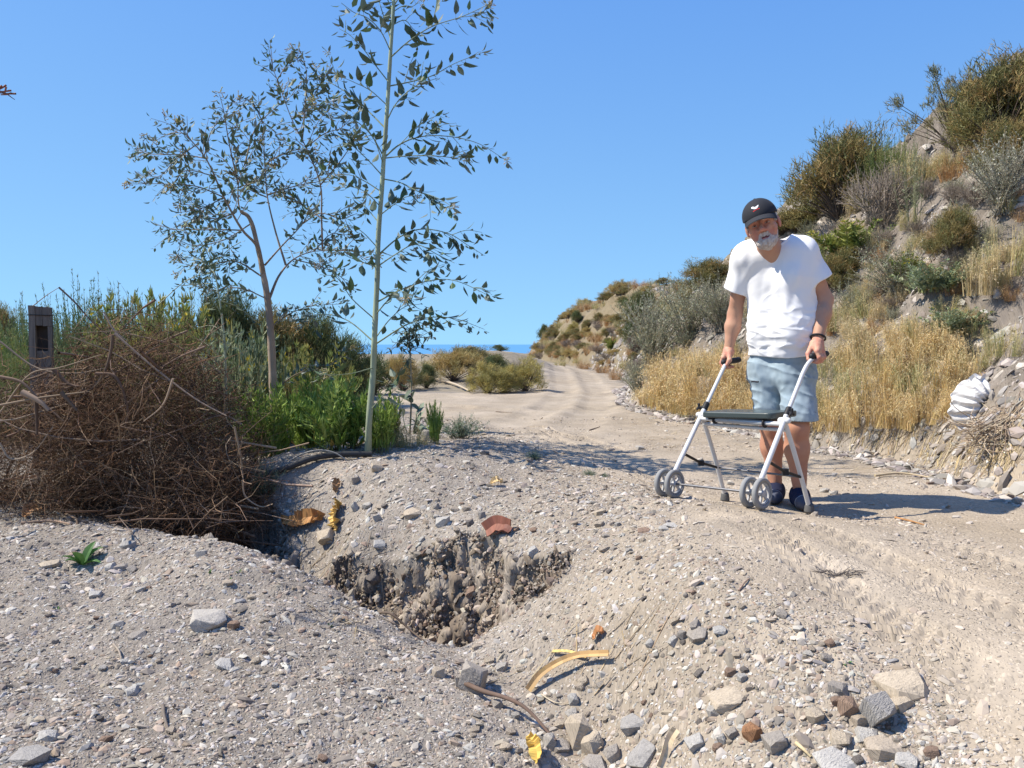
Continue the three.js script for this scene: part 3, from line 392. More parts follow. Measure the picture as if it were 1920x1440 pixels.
const olive = { cols: [[.22, .205, .075], [.28, .225, .085], [.18, .185, .075], [.31, .215, .085]] };
const KINDS = {
  broad: ['broad', 30, {}],
  olive_needle: ['needle', 1, { tufts: 165, tuft: .17, n: 80, w: .68, ...olive }], dark_needle: ['needle', 2, { tufts: 120, tuft: .17, cols: [[.12, .155, .055], [.15, .17, .06], [.10, .135, .055], [.19, .18, .07]] }], loose_needle: ['needle', 3, { tufts: 46, tuft: 0.11, w: 0.8, n: 80, cols: [[.22, .22, .12], [.27, .24, .125], [.19, .20, .105]] }], yellow_needle: ['needle', 4, { tufts: 70, w: 0.8, needle: 1.5, cols: [[.42, .36, .12], [.48, .40, .14], [.35, .32, .12]] }],
  golden_needle: ['needle', 5, { tufts: 80, w: 0.9, needle: 1.7, cols: [[.48, .35, .13], [.41, .30, .12], [.36, .30, .12]] }], rusty: ['straw', 21, { n: 420, w: 0.9, cols: [[.42, .24, .10], [.50, .31, .15], [.36, .22, .10]] }],
  silver: ['silver', 6, {}], silver_b: ['silver', 7, { n: 60, w: 0.85, leaf: 1.2 }], pale_silver: ['silver', 8, { n: 70, w: 0.5, cols: [[.44, .44, .35], [.50, .49, .41], [.36, .37, .27]] }], grey_herb: ['silver', 9, { n: 60, w: 1.0, leaf: 1.6, cols: [[.16, .23, .15], [.20, .27, .19], [.13, .19, .11]] }],
  straw: ['straw', 10, {}], straw_b: ['straw', 11, { n: 420, w: 0.95 }], pale_straw: ['straw', 12, { n: 460, w: 0.55, cols: [[.60, .48, .26], [.52, .42, .22], [.64, .54, .34]] }], weedy: ['straw', 13, { n: 420, w: 0.8, heads: 0.3, cols: [[.52, .43, .22], [.42, .38, .18], [.58, .48, .25], [.36, .36, .16]] }],
  twiggy: ['twiggy', 14, {}], broom: ['broom', 15, {}], broom_b: ['broom', 16, { n: 360, w: 1.0, cols: [[.21, .28, .08], [.26, .30, .10], [.18, .25, .09], [.30, .30, .12]] }], thin_broom: ['broom', 17, { n: 14, w: 0.35, m: 3, cols: [[.2, .24, .13], [.26, .28, .16]] }],
  leafy: ['leafy', 18, {}], leafy_b: ['leafy', 19, { n: 36, cols: [[.25, .36, .07], [.32, .42, .10], [.19, .29, .06]] }], yellow_leafy: ['leafy', 20, { n: 30, w: 0.6, cols: [[.26, .29, .07], [.19, .25, .07], [.32, .33, .10]], yellow: 0.5 }], grey_leafy: ['leafy', 22, { n: 44, w: 0.7, leaf: 0.75, wide: 1.4, cols: [[.24, .30, .18], [.29, .35, .23], [.35, .38, .22]], yellow: 0.2 }], olive_leafy: ['leafy', 24, { n: 70, w: 0.8, leaf: 0.7, wide: 1.2, cols: [[.29, .31, .10], [.36, .35, .11], [.22, .27, .09], [.40, .37, .13]], yellow: 0.15 }],
};
// base pixel, width and height in photograph pixels; stands where the ground is seen there, or at the given depth
function plant(kind, name, category, label, px, py, wpx, hpx, opt = {}) {
  const src = proto[kind] ?? (proto[kind] = makePlant(KINDS[kind][0], KINDS[kind][1] * 77 + 5, KINDS[kind][2]));
  let p; if (opt.d) { const q = P(px, py, opt.d); p = V(q.x, ground(q.x, q.z), q.z); } else p = hit(px, py);
  if (!p) { console.log('no ground at', px, py, label); return; }
  const d = -p.z, g = src.clone(); g.name = numbered(name); scene.add(g); R = rng(px * 131 + py);
  if (!src.userData.size) { const b = new THREE.Box3().setFromObject(src); src.userData.size = [Math.max(b.max.x - b.min.x, b.max.z - b.min.z), b.max.y]; }
  const [bw, bh] = src.userData.size, top = opt.d && !opt.keepH ? (CAMY + ray(px, py - hpx)[1] * d) - p.y : hpx * d / F;
  g.position.set(p.x, p.y - 0.02, p.z); g.scale.set(wpx * d / F / bw, top / bh, wpx * d / F / bw * (opt.deep ?? 1)); g.userData = {}; g.rotation.y = R() * 6.28; if (opt.lean) g.rotation.z = opt.lean;
  g.userData = {}; return tag(g, label, category, opt.group);
}
// left, behind the brush pile
plant('broom', 'feathery_shrub', 'shrub', 'tall feathery green shrub behind the wooden post, with spiky tops', 165, 690, 270, 190, { d: 9 });
plant('broom', 'feathery_shrub', 'shrub', 'smaller feathery green shrub at the left edge of the photo', 60, 690, 190, 150, { d: 9.6 });
plant('broom_b', 'feathery_shrub', 'shrub', 'feathery grey-green shrub between the tall feathery shrub and the olive leafy bush', 265, 700, 190, 160, { d: 8.8 });
plant('broom_b', 'green_weed', 'plant', 'bright green weeds in front of the wooden post at the left edge', 30, 740, 150, 130, { d: 7 });
plant('yellow_leafy', 'flowering_weed', 'plant', 'yellow-flowered weed left of the wooden post', 35, 720, 90, 100, { d: 7.4 });
plant('olive_leafy', 'leafy_bush', 'bush', 'olive leafy bush with yellow flowers, left of the tan trunk', 350, 780, 230, 250, { d: 7.4 });
plant('dark_needle', 'dark_shrub', 'shrub', 'dark rounded shrub directly behind the tan-trunked tree', 450, 740, 250, 225, { d: 9.2 });
plant('dark_needle', 'dark_shrub', 'shrub', 'dark shrub between the two tree trunks', 580, 740, 200, 180, { d: 9.6 });
plant('grey_leafy', 'grey_leafy_plant', 'plant', 'grey-green leafy plant at the right edge of the brush pile', 440, 830, 150, 200, { d: 6.4 });
plant('weedy', 'dry_weed', 'plant', 'dry yellowish weeds between the brush pile and the tan trunk', 455, 845, 130, 260, { d: 6.6 });
plant('weedy', 'dry_weed', 'plant', 'dry weeds behind the tan trunk', 560, 800, 130, 190, { d: 7 });
plant('olive_needle', 'low_shrub', 'shrub', 'low olive shrub on the skyline left of the pale trunk', 640, 725, 150, 85, { d: 12 });
plant('golden_needle', 'low_shrub', 'shrub', 'low golden shrub right of the pale trunk, before the sea', 755, 720, 110, 70, { d: 14 });
plant('dark_needle', 'low_shrub', 'shrub', 'low dark shrub behind the sapling', 700, 725, 130, 70, { d: 13 });
plant('olive_needle', 'low_shrub', 'shrub', 'dark olive shrub on the far left skyline', 0, 640, 120, 85, { d: 22 });
plant('dark_needle', 'low_shrub', 'shrub', 'dark green shrub between the pale trunk and the golden shrub', 800, 735, 70, 60, { d: 14.5 });
plant('dark_needle', 'low_shrub', 'shrub', 'dark brushy shrub right behind the bright green bush', 640, 745, 170, 85, { d: 11 });
plant('golden_needle', 'low_shrub', 'shrub', 'golden-brown shrub left of the pale trunk on the far ground', 680, 730, 110, 60, { d: 15 });
plant('olive_needle', 'low_shrub', 'shrub', 'olive shrub behind the sapling leaves', 745, 728, 100, 62, { d: 16 });
plant('grey_leafy', 'grey_leafy_plant', 'plant', 'pale grey-green leafy plant between the tan trunk and the brush pile', 420, 740, 130, 150, { d: 6.6 });
plant('broom', 'feathery_shrub', 'shrub', 'feathery green shrub on the skyline left of the tan trunk', 350, 690, 220, 150, { d: 9.4 });
plant('dark_needle', 'dark_shrub', 'shrub', 'dark olive shrub on the skyline above the brush pile', 400, 690, 170, 165, { d: 8.8 });
plant('olive_leafy', 'leafy_bush', 'bush', 'yellow-green leafy bush behind the middle of the brush pile', 285, 770, 260, 235, { d: 8 });
plant('broom', 'feathery_shrub', 'shrub', 'broad feathery shrub left of the yellow-green leafy bush, behind the pile', 215, 760, 330, 240, { d: 8.4 });
plant('broom_b', 'feathery_shrub', 'shrub', 'low feathery shrub at the far left behind the wooden post', 90, 760, 300, 200, { d: 8.6 });
plant('olive_needle', 'olive_shrub', 'shrub', 'olive-brown shrub behind the fork of the tan trunk', 520, 760, 300, 205, { d: 9.8 });
plant('dark_needle', 'dark_shrub', 'shrub', 'dark shrub sloping down behind the pale trunk', 625, 760, 230, 150, { d: 10.4 });
plant('grey_leafy', 'grey_leafy_plant', 'plant', 'grey-green leafy plant just left of the tan trunk', 470, 800, 170, 210, { d: 6.9 });
plant('olive_leafy', 'leafy_bush', 'bush', 'yellow-green leafy bush between the two trunks, behind the green stems', 590, 800, 190, 170, { d: 7.2 });
plant('weedy', 'dry_weed', 'plant', 'dry brown weeds behind the right end of the brush pile', 400, 820, 170, 170, { d: 6.7 });
// green bushes round the trunks
plant('leafy', 'green_bush', 'bush', 'bright green leafy bush left of the pale trunk', 630, 858, 190, 172, { d: 5.75 });
plant('leafy_b', 'green_bush', 'bush', 'bright green bush right of the pale trunk foot, dark on its right side', 712, 856, 95, 135, { d: 5.6 });
plant('leafy_b', 'green_bush', 'bush', 'green leafy bush in front of the tan trunk', 505, 858, 150, 150, { d: 5.75 });
plant('leafy', 'green_bush', 'bush', 'tall green leafy stems between the two trunks', 580, 850, 110, 165, { d: 6.15 });
plant('grey_herb', 'grey_herb', 'herb', 'low grey-green herb beside the sandy road, right of the sapling', 862, 822, 120, 58);
plant('grey_herb', 'grey_herb', 'herb', 'grey-green herb hanging over the hole beside the hose', 490, 905, 100, 60, { d: 5.0 });
plant('yellow_leafy', 'small_weed', 'weed', 'small yellowish weed left of the sapling', 735, 815, 50, 80, { d: 6.0 });
plant('leafy', 'small_weed', 'weed', 'narrow upright green weed right of the sapling', 815, 812, 40, 72, { d: 6.0 });
plant('weedy', 'dry_weed', 'plant', 'small dry weeds around the sapling foot', 770, 822, 110, 45, { d: 5.9 });
plant('grey_herb', 'tiny_weed', 'weed', 'tiny green weed in the tree shadow by the mound', 1000, 862, 44, 26);
plant('grey_herb', 'tiny_weed', 'weed', 'tiny green weed between the mound and the walker', 1104, 890, 34, 20);
plant('grey_herb', 'tiny_weed', 'weed', 'tiny green weed nearest the walker wheels', 1133, 893, 24, 16);
// the island of bushes beside the far road
[['golden_needle', 'golden bush with a dark foot at the left end of the bushy island', 850, 715, 115, 58], ['yellow_needle', 'yellow-green bush in front of the bushy island, left of its middle', 915, 737, 80, 52], ['yellow_needle', 'yellow-green bush at the right end of the bushy island by the road', 985, 733, 85, 58], ['olive_needle', 'olive bush on top of the bushy island', 875, 685, 90, 32], ['dark_needle', 'green bush in the middle of the bushy island', 930, 705, 75, 36], ['twiggy', 'brown twiggy bush in the bushy island, right of the green one', 970, 708, 50, 30], ['yellow_needle', 'yellow bush in front of the bushy island, right of its middle', 945, 736, 70, 45]].forEach(([k, l, x, y, w, h]) => plant(k, 'island_bush', 'bush', l, x, y, w * 1.5, h * 1.3));
plant('dark_needle', 'far_bush', 'bush', 'dark bush at the crest of the far road, before the sea', 938, 668, 44, 24, { d: 50 });
plant('twiggy', 'far_bush', 'bush', 'small dark bush left of the far crest', 906, 667, 22, 12, { d: 50 });
// far headland
[['dark_needle', 'dark bush at the tip of the headland', 1018, 638, 34, 34], ['dark_needle', 'green bush on the headland ridge', 1082, 606, 42, 28], ['yellow_needle', 'yellow bush on the headland slope', 1075, 625, 40, 26], ['olive_needle', 'olive bush below the headland ridge, right of the yellow bush', 1100, 622, 26, 26], ['rusty', 'rusty grass on the headland ridge', 1140, 610, 60, 26], ['rusty', 'rusty grass on the headland face', 1120, 640, 60, 26], ['olive_needle', 'brown bush on the headland ridge by the tip', 1040, 622, 34, 16], ['rusty', 'rusty grass tuft at the headland foot, by the road', 1000, 668, 40, 16], ['yellow_leafy', 'yellow-flowered plant on the headland slope', 1145, 655, 34, 26], ['twiggy', 'grey twiggy bush in the middle of the headland face', 1085, 655, 40, 20]].forEach(([k, l, x, y, w, h]) => plant(k, 'headland_bush', 'bush', l, x, y, w, h));
{ for (let k = 0; k < 70; k++) { R = rng(1300 + k); const d = rr(17, 50), x = bankFoot(d) + Math.max(.5, bankTop(d) / 1.25) * rr(.75, 1.6), q = pick([['rusty', 'rusty grass tuft'], ['weedy', 'olive weed tuft'], ['golden_needle', 'golden bushy tuft'], ['olive_needle', 'dark olive tuft'], ['rusty', 'rusty grass tuft']]), w = rr(.7, 1.5) / d * F; plant(q[0], 'dry_tuft', 'dry plant', `${q[1]} along the crest of the far headland`, 960 + x / d * F, 600, w, w * rr(.3, .5), { d, keepH: true, group: `${q[1]}s along the far crest` }); } }
{ R = rng(404); for (let k = 0; k < 140; k++) { const x = rr(1004, 1225), t = (x - 985) / 180, y = lerp(lerp(640, 592, t), lerp(672, 690, t), R()); const q = pick([['rusty', 'rusty grass tuft'], ['rusty', 'rusty grass tuft'], ['weedy', 'olive weed tuft'], ['golden_needle', 'golden bushy tuft'], ['olive_needle', 'dark olive tuft'], ['twiggy', 'grey twiggy tuft']]); plant(q[0], 'dry_tuft', 'dry plant', `small ${q[1]} scattered on the far headland slope`, x, y, rr(24, 50), rr(12, 22), { group: `${q[1]}s on the far headland` }); R = rng(500 + k); } }
[['rusty', 1095, 692, 50, 24], ['rusty', 1130, 700, 55, 30], ['rusty', 1155, 712, 50, 34], ['weedy', 1050, 686, 40, 18]].forEach(([k, x, y, w, h]) => plant(k, 'verge_grass', 'grass', 'rusty dry grass along the right verge of the far road', x, y, w, h, { group: 'rusty grass along the far verge' }));
// the bank left of the person
[['dark_needle', 'dark green shrub on the skyline at the left end of the near bank', 1215, 615, 95, 70], ['olive_needle', 'large green-brown shrub on the skyline left of the person', 1330, 545, 110, 60], ['silver', 'large silver-grey bush low on the bank, left of the golden grass', 1225, 690, 130, 150], ['silver_b', 'silver-grey bush on the bank above the golden grass', 1290, 640, 150, 120], ['silver', 'silver-grey bush on the bank beside the arm of the person', 1350, 620, 110, 110], ['silver_b', 'low silver-grey bush at the road edge, leftmost on the near bank', 1195, 740, 60, 75], ['dark_needle', 'small dark shrub between the skyline shrubs and the silver bushes', 1190, 650, 60, 50], ['silver_b', 'grey bush behind the legs of the person', 1420, 640, 100, 100], ['weedy', 'brownish dry weeds near the skyline left of the shoulder', 1275, 590, 90, 45], ['thin_broom', 'thin tall stalks sticking out above the silver bushes', 1255, 590, 60, 75]].forEach(([k, l, x, y, w, h]) => plant(k, 'bank_bush', 'bush', l, x, y, w * 1.42, h * 1.12));
const strawG = { group: 'golden dry grass left of the person' };
[['straw', 1265, 760, 150, 110], ['straw_b', 1330, 735, 150, 120], ['straw', 1375, 765, 120, 100], ['straw', 1255, 715, 110, 75], ['straw_b', 1310, 700, 110, 80], ['straw', 1390, 715, 110, 100], ['straw_b', 1340, 780, 110, 70], ['straw', 1300, 770, 130, 85], ['straw_b', 1420, 775, 120, 90], ['straw', 1225, 755, 70, 60], ['straw', 1360, 690, 100, 70]].forEach(([k, x, y, w, h]) => plant(k, 'dry_grass', 'grass', 'golden dry grass on the bank foot left of the person', x, y, w * 1.5, h, strawG));
plant('leafy', 'green_weed', 'weed', 'green weed at the foot of the golden grass by the road', 1260, 766, 40, 35);
plant('weedy', 'green_weed', 'weed', 'brownish weeds at the road edge below the golden grass', 1290, 778, 80, 40);
// the bank right of the person
const s2 = { group: 'golden dry grass right of the person' };
[['straw_b', 1585, 800, 110, 130], ['straw', 1640, 790, 130, 130], ['straw_b', 1700, 795, 140, 120], ['straw', 1755, 785, 120, 110], ['weedy', 1615, 740, 120, 110], ['straw', 1665, 725, 120, 110], ['weedy', 1725, 735, 130, 120], ['straw', 1785, 720, 120, 110], ['straw_b', 1600, 690, 110, 90], ['pale_straw', 1650, 665, 110, 100], ['straw', 1710, 670, 120, 95], ['straw', 1770, 660, 110, 85], ['weedy', 1560, 770, 90, 110], ['straw', 1535, 800, 80, 80], ['weedy', 1835, 690, 110, 80], ['weedy', 1560, 700, 90, 90], ['straw', 1800, 770, 80, 60], ['pale_straw', 1610, 630, 70, 60], ['weedy', 1740, 625, 110, 65], ['straw', 1690, 640, 80, 70]].forEach(([k, x, y, w, h]) => plant(k, 'dry_grass', 'grass', 'golden dry grass on the bank between the person and the white sack', x, y, w * 1.45, h, s2));
[['olive_needle', 'big rounded olive shrub on the skyline above the shoulder of the person', 1575, 415, 180, 172], ['olive_needle', 'smaller olive shrub at the lower left of the big skyline shrub', 1500, 435, 110, 50], ['broom_b', 'green feathery shrub on the skyline right of the big olive shrub', 1660, 350, 80, 95], ['twiggy', 'grey-brown leafless bush right of the big olive shrub', 1650, 425, 130, 120], ['loose_needle', 'open gnarled shrub with visible limbs on the upper skyline', 1790, 280, 150, 145], ['dark_needle', 'dark green shrub behind the gnarled skyline shrub', 1850, 235, 110, 100], ['olive_needle', 'large olive-yellow shrub at the upper right corner of the bank', 1880, 280, 190, 170], ['broom_b', 'fresh green feathery shrub between the gnarled and the olive-yellow shrub', 1835, 255, 80, 75], ['olive_needle', 'brown-olive shrub at the right edge below the corner shrub', 1900, 330, 120, 110], ['weedy', 'brownish dry grass on the ridge below the gnarled shrub', 1720, 340, 130, 65], ['rusty', 'rusty dry grass under the gnarled shrub', 1790, 330, 90, 55], ['thin_broom', 'thin bare broom arching on the upper bank, left of the rocky chute', 1715, 415, 80, 150], ['yellow_leafy', 'yellow-green leafy plant below the ledge of the big olive shrub', 1600, 480, 130, 65], ['olive_needle', 'olive tuft shrub left of the silver bush, beside the sleeve', 1570, 545, 90, 80], ['silver', 'large silver-green bush in the middle of the bank', 1690, 555, 160, 110], ['pale_silver', 'pale silver bush on the upper bank at the right edge', 1880, 400, 110, 145], ['olive_needle', 'dark olive bush in the middle of the bank right of the silver one', 1785, 480, 90, 95], ['yellow_leafy', 'yellow-green leafy plant in the middle of the bank below the silver bush', 1705, 530, 70, 60], ['grey_leafy', 'grey-green leafy plant under the yellow-green one', 1750, 545, 110, 55], ['weedy', 'yellowish dry grass at the right edge, middle of the bank', 1890, 510, 120, 120], ['pale_straw', 'pale dry grass at the right edge below the silver bush', 1850, 545, 80, 100], ['silver_b', 'low silver bush beside the elbow of the person', 1600, 600, 90, 75], ['weedy', 'olive weeds on the bank between the elbow and the golden grass', 1640, 590, 110, 60], ['twiggy', 'small grey twiggy bush on the chute', 1830, 385, 60, 50], ['silver_b', 'small silver bush left of the pale silver one', 1800, 420, 60, 50], ['weedy', 'brownish dry bush on the bank above the white sack', 1890, 660, 110, 70], ['grey_leafy', 'green weed on the bank, right of the golden grass', 1790, 620, 90, 45], ['olive_needle', 'small olive shrub on the bank crest left of the ledge', 1470, 440, 70, 45], ['weedy', 'olive dry weeds beneath the small crest shrub', 1545, 480, 90, 60], ['weedy', 'dry weeds just right of the sleeve of the person', 1575, 615, 70, 70], ['olive_leafy', 'olive leafy bush behind the shoulder of the person', 1530, 530, 90, 70]].forEach(([k, l, x, y, w, h]) => plant(k, 'bank_bush', 'bush', l, x, y, w * 1.42, h * 1.12));
{ R = rng(606); for (let k = 0; k < 260; k++) { const s = R(); const x = rr(1180, 1915), y = lerp(250, 720, R()); if (y < 655 - (x - 1160) * 0.62 || (x > 1420 && x < 1560 && y > 480) || (x > 1830 && y > 560) || (x > 1760 && Math.abs(y - 330 - (1900 - x)) < 45)) continue; const q = pick([['weedy', 'olive weed tuft'], ['silver_b', 'silvery tuft'], ['weedy', 'olive weed tuft'], ['twiggy', 'grey twiggy tuft'], ['pale_straw', 'pale straw tuft'], ['rusty', 'rusty grass tuft']]); plant(q[0], 'bank_tuft', 'dry plant', `small ${q[1]} among the larger bushes of the near bank`, x, y, rr(45, 95), rr(26, 60), { group: `small ${q[1]}s on the near bank` }); R = rng(700 + k); } }

// ---------- surfaces from distance fields ----------
function surfaceNets(f, lo, hi, cell, color) {
  const n = [0, 1, 2].map((k) => Math.ceil((hi[k] - lo[k]) / cell) + 1), [nx, ny, nz] = n, val = new Float32Array(nx * ny * nz);
  for (let k = 0, q = 0; k < nz; k++) for (let j = 0; j < ny; j++) for (let i = 0; i < nx; i++, q++) val[q] = f(lo[0] + i * cell, lo[1] + j * cell, lo[2] + k * cell);
  const id = new Int32Array(nx * ny * nz).fill(-1), p = [], idx = [], at = (i, j, k) => (k * ny + j) * nx + i;
  for (let k = 0; k + 1 < nz; k++) for (let j = 0; j + 1 < ny; j++) for (let i = 0; i + 1 < nx; i++) {
    let m = 0, x = 0, y = 0, z = 0, c = 0; const g = [];
    for (let b = 0; b < 8; b++) { const v = val[at(i + (b & 1), j + (b >> 1 & 1), k + (b >> 2))]; g.push(v); if (v < 0) m |= 1 << b; }
    if (m === 0 || m === 255) continue;
    for (let a = 0; a < 8; a++) for (const e of [1, 2, 4]) { const b = a | e; if (b === a || (g[a] < 0) === (g[b] < 0)) continue; const t = g[a] / (g[a] - g[b]); x += (a & 1) + (e === 1 ? t : 0); y += (a >> 1 & 1) + (e === 2 ? t : 0); z += (a >> 2) + (e === 4 ? t : 0); c++; }
    id[at(i, j, k)] = p.length / 3; p.push(lo[0] + (i + x / c) * cell, lo[1] + (j + y / c) * cell, lo[2] + (k + z / c) * cell);
  }
  const quad = (a, b, c, d, flip) => { if (a < 0 || b < 0 || c < 0 || d < 0) return; if (flip) idx.push(a, c, b, a, d, c); else idx.push(a, b, c, a, c, d); };
  for (let k = 1; k + 1 < nz; k++) for (let j = 1; j + 1 < ny; j++) for (let i = 1; i + 1 < nx; i++) {
    const v = val[at(i, j, k)] < 0;
    if (v !== val[at(i + 1, j, k)] < 0) quad(id[at(i, j - 1, k - 1)], id[at(i, j, k - 1)], id[at(i, j, k)], id[at(i, j - 1, k)], !v);
    if (v !== val[at(i, j + 1, k)] < 0) quad(id[at(i - 1, j, k - 1)], id[at(i - 1, j, k)], id[at(i, j, k)], id[at(i, j, k - 1)], !v);
    if (v !== val[at(i, j, k + 1)] < 0) quad(id[at(i - 1, j - 1, k)], id[at(i, j - 1, k)], id[at(i, j, k)], id[at(i - 1, j, k)], !v);
  }
  const nn = [], cc = [], e = cell * 0.6;
  for (let q = 0; q < p.length; q += 3) { const [x, y, z] = [p[q], p[q + 1], p[q + 2]]; let a = f(x + e, y, z) - f(x - e, y, z), b = f(x, y + e, z) - f(x, y - e, z), c = f(x, y, z + e) - f(x, y, z - e); const l = Math.hypot(a, b, c) || 1; nn.push(a / l, b / l, c / l); if (color) { const k = color(x, y, z, a / l, b / l, c / l); cc.push(k[0], k[1], k[2]); } else cc.push(1, 1, 1); }
  const geo = new THREE.BufferGeometry(); geo.setAttribute('position', new THREE.BufferAttribute(new Float32Array(p), 3)); geo.setAttribute('normal', new THREE.BufferAttribute(new Float32Array(nn), 3)); geo.setAttribute('color', new THREE.BufferAttribute(new Float32Array(cc), 3)); geo.setIndex(new THREE.BufferAttribute(new Uint32Array(idx), 1)); return geo;
}
const smin = (a, b, k) => { const h = Math.max(k - Math.abs(a - b), 0) / k; return Math.min(a, b) - h * h * k * 0.25; };
const smax = (a, b, k) => -smin(-a, -b, k);
// tapered capsule between two joints
function cap(a, b, ra, rb) { const bx = b.x - a.x, by = b.y - a.y, bz = b.z - a.z, l2 = bx * bx + by * by + bz * bz || 1e-9; return (x, y, z) => { const px = x - a.x, py = y - a.y, pz = z - a.z, t = Math.min(1, Math.max(0, (px * bx + py * by + pz * bz) / l2)); return Math.hypot(px - bx * t, py - by * t, pz - bz * t) - (ra + (rb - ra) * t); }; }
// ellipsoid with its own axes
function ell(c, X, Y, Z, rx, ry, rz) { const m = Math.min(rx, ry, rz); return (x, y, z) => { const a = x - c.x, b = y - c.y, d = z - c.z; const u = (a * X.x + b * X.y + d * X.z) / rx, v = (a * Y.x + b * Y.y + d * Y.z) / ry, w = (a * Z.x + b * Z.y + d * Z.z) / rz; const k = Math.hypot(u, v, w), g = Math.hypot(u / rx, v / ry, w / rz); return g > 1e-6 ? k * (k - 1) / g : -m; }; }
const blend = (list, k) => (x, y, z) => { let d = 1e3; for (const f of list) d = smin(d, f(x, y, z), k); return d; };

// ---------- the man with the walker ----------
{
  R = rng(2024);
  const org = V(P(1480, 945, 4.2).x, 0, -4.2); org.y = ground(org.x, org.z);
  const man = thing('person', 'man in a white T-shirt, denim shorts and dark cap, leaning on a white walker', 'person', org);
  const L = (px, py, d) => P(px, py, d).sub(org);
  const skin = [.49, .285, .19], skinRed = [.45, .215, .145];
  // joints; r is his right side, which the photo shows on the left
  const J = {
    neck: L(1450, 474, 4.17), head: L(1430, 424, 4.06),
    shR: L(1394, 484, 4.30), shL: L(1508, 473, 4.12), elR: L(1378, 590, 4.42), elL: L(1546, 563, 4.12), wrR: L(1366, 655, 4.41), wrL: L(1533, 637, 4.02),
    hipR: L(1441, 700, 4.35), hipL: L(1490, 702, 4.21), knR: L(1446, 800, 4.32), knL: L(1494, 803, 4.12), anR: L(1454, 908, 4.33), anL: L(1499, 914, 4.16),
    chR: L(1437, 520, 4.29), chL: L(1486, 514, 4.15), beR: L(1446, 618, 4.30), beL: L(1490, 618, 4.17),
  };
  const bx = J.shL.clone().sub(J.shR).normalize();
  const torso = blend([cap(J.chR, J.beR, .098, .102), cap(J.chL, J.beL, .098, .106), cap(J.beR, J.hipR, .098, .092), cap(J.beL, J.hipL, .100, .092), cap(J.shR.clone().lerp(J.neck, .25), J.chR, .058, .09), cap(J.shL.clone().lerp(J.neck, .25), J.chL, .058, .09), cap(J.neck.clone().add(V(-.035, .012, -.01)), J.shR, .044, .054), cap(J.neck.clone().add(V(.04, .010, -.01)), J.shL, .046, .054), cap(J.shR.clone().addScaledVector(bx, .05), J.shL.clone().addScaledVector(bx, -.05), .062, .062)], 0.07);
  const armR = blend([cap(J.shR, J.elR, .052, .038), cap(J.elR, J.elR.clone().lerp(J.wrR, .35), .038, .041), cap(J.elR.clone().lerp(J.wrR, .35), J.wrR, .041, .026)], 0.03);
  const armL = blend([cap(J.shL, J.elL, .054, .040), cap(J.elL, J.elL.clone().lerp(J.wrL, .35), .040, .043), cap(J.elL.clone().lerp(J.wrL, .35), J.wrL, .043, .027)], 0.03);
  const neckF = cap(J.neck.clone().add(V(.01, -.03, -.01)), J.head.clone().add(V(.012, -.03, -.02)), .062, .056);
  const legR = blend([cap(J.hipR, J.knR, .08, .054), cap(J.knR, J.knR.clone().lerp(J.anR, .35).add(V(0, 0, -.015)), .056, .058), cap(J.knR.clone().lerp(J.anR, .35).add(V(0, 0, -.015)), J.anR, .057, .036)], 0.04);
  const legL = blend([cap(J.hipL, J.knL, .08, .056), cap(J.knL, J.knL.clone().lerp(J.anL, .35).add(V(0, 0, -.015)), .058, .061), cap(J.knL.clone().lerp(J.anL, .35).add(V(0, 0, -.015)), J.anL, .059, .037)], 0.04);
  const bodyF = (x, y, z) => Math.min(smin(smin(torso(x, y, z) + 0.012, smin(armR(x, y, z), armL(x, y, z), .02), .05), neckF(x, y, z), .05), smin(legR(x, y, z), legL(x, y, z), .02)) + 0.0015 * noise3(x * 38, y * 38, z * 38, 4);
  const mottled = (x, y, z) => { const t = clamp(0.5 + 0.5 * (noise3(x * 26, y * 26, z * 26, 7) + 0.6 * noise3(x * 70, y * 70, z * 70, 9))); const leg = y < 0.5 ? 0.5 : 0; return jitless(mixc(skin, skinRed, clamp(t * 0.7 + leg)), 1); };
  const jitless = (c) => c;
  const bodyGeo = surfaceNets(bodyF, [-.42, .03, -.42], [.42, 1.52, .42], .0115, mottled);

  // hands: palm, thumb and four fingers closed round the grips
  const [fx, fz] = [-.74, .67]; const FWD = V(fx, 0, fz).normalize(); // the way the walker points
  function hand(wrist, gripC, axis, out, thumbSide) { // axis along the grip towards the front; out: side away from the body
    const up = V(0, 1, 0), parts = []; const fore = gripC.clone().sub(wrist);
    const knuckle = (s) => gripC.clone().addScaledVector(axis, s).addScaledVector(up, .026).addScaledVector(out, .016);
    const heel = wrist.clone().lerp(gripC, .3).addScaledVector(up, .006);
    parts.push(cap(wrist, heel, .028, .028));
    for (const s of [-.03, -.01, .011, .031]) parts.push(cap(heel.clone().addScaledVector(axis, s * .4), knuckle(s), .019, .0125));
    const palm = blend(parts, .02); const fingers = [];
    [-.031, -.0105, .0105, .031].forEach((s, k) => { const ln = [.85, 1, 1.04, .95][k], r = .0095; const k0 = knuckle(s), k1 = gripC.clone().addScaledVector(axis, s).addScaledVector(out, .030 * ln).addScaledVector(up, -.004), k2 = gripC.clone().addScaledVector(axis, s + .002).addScaledVector(out, .012).addScaledVector(up, -.029 * ln), k3 = gripC.clone().addScaledVector(axis, s + .003).addScaledVector(out, -.012).addScaledVector(up, -.027); fingers.push(blend([cap(k0, k1, .0118, .0105), cap(k1, k2, .0105, r), cap(k2, k3, r, .008)], .006)); });
    const t0 = heel.clone().addScaledVector(axis, .02).addScaledVector(out, -.016), t1 = gripC.clone().addScaledVector(axis, .036).addScaledVector(out, -.028).addScaledVector(up, .012), t2 = gripC.clone().addScaledVector(axis, .052).addScaledVector(out, -.018).addScaledVector(up, -.016);
    const thumb = blend([cap(t0, t1, .015, .0125), cap(t1, t2, .0122, .0095)], .008);
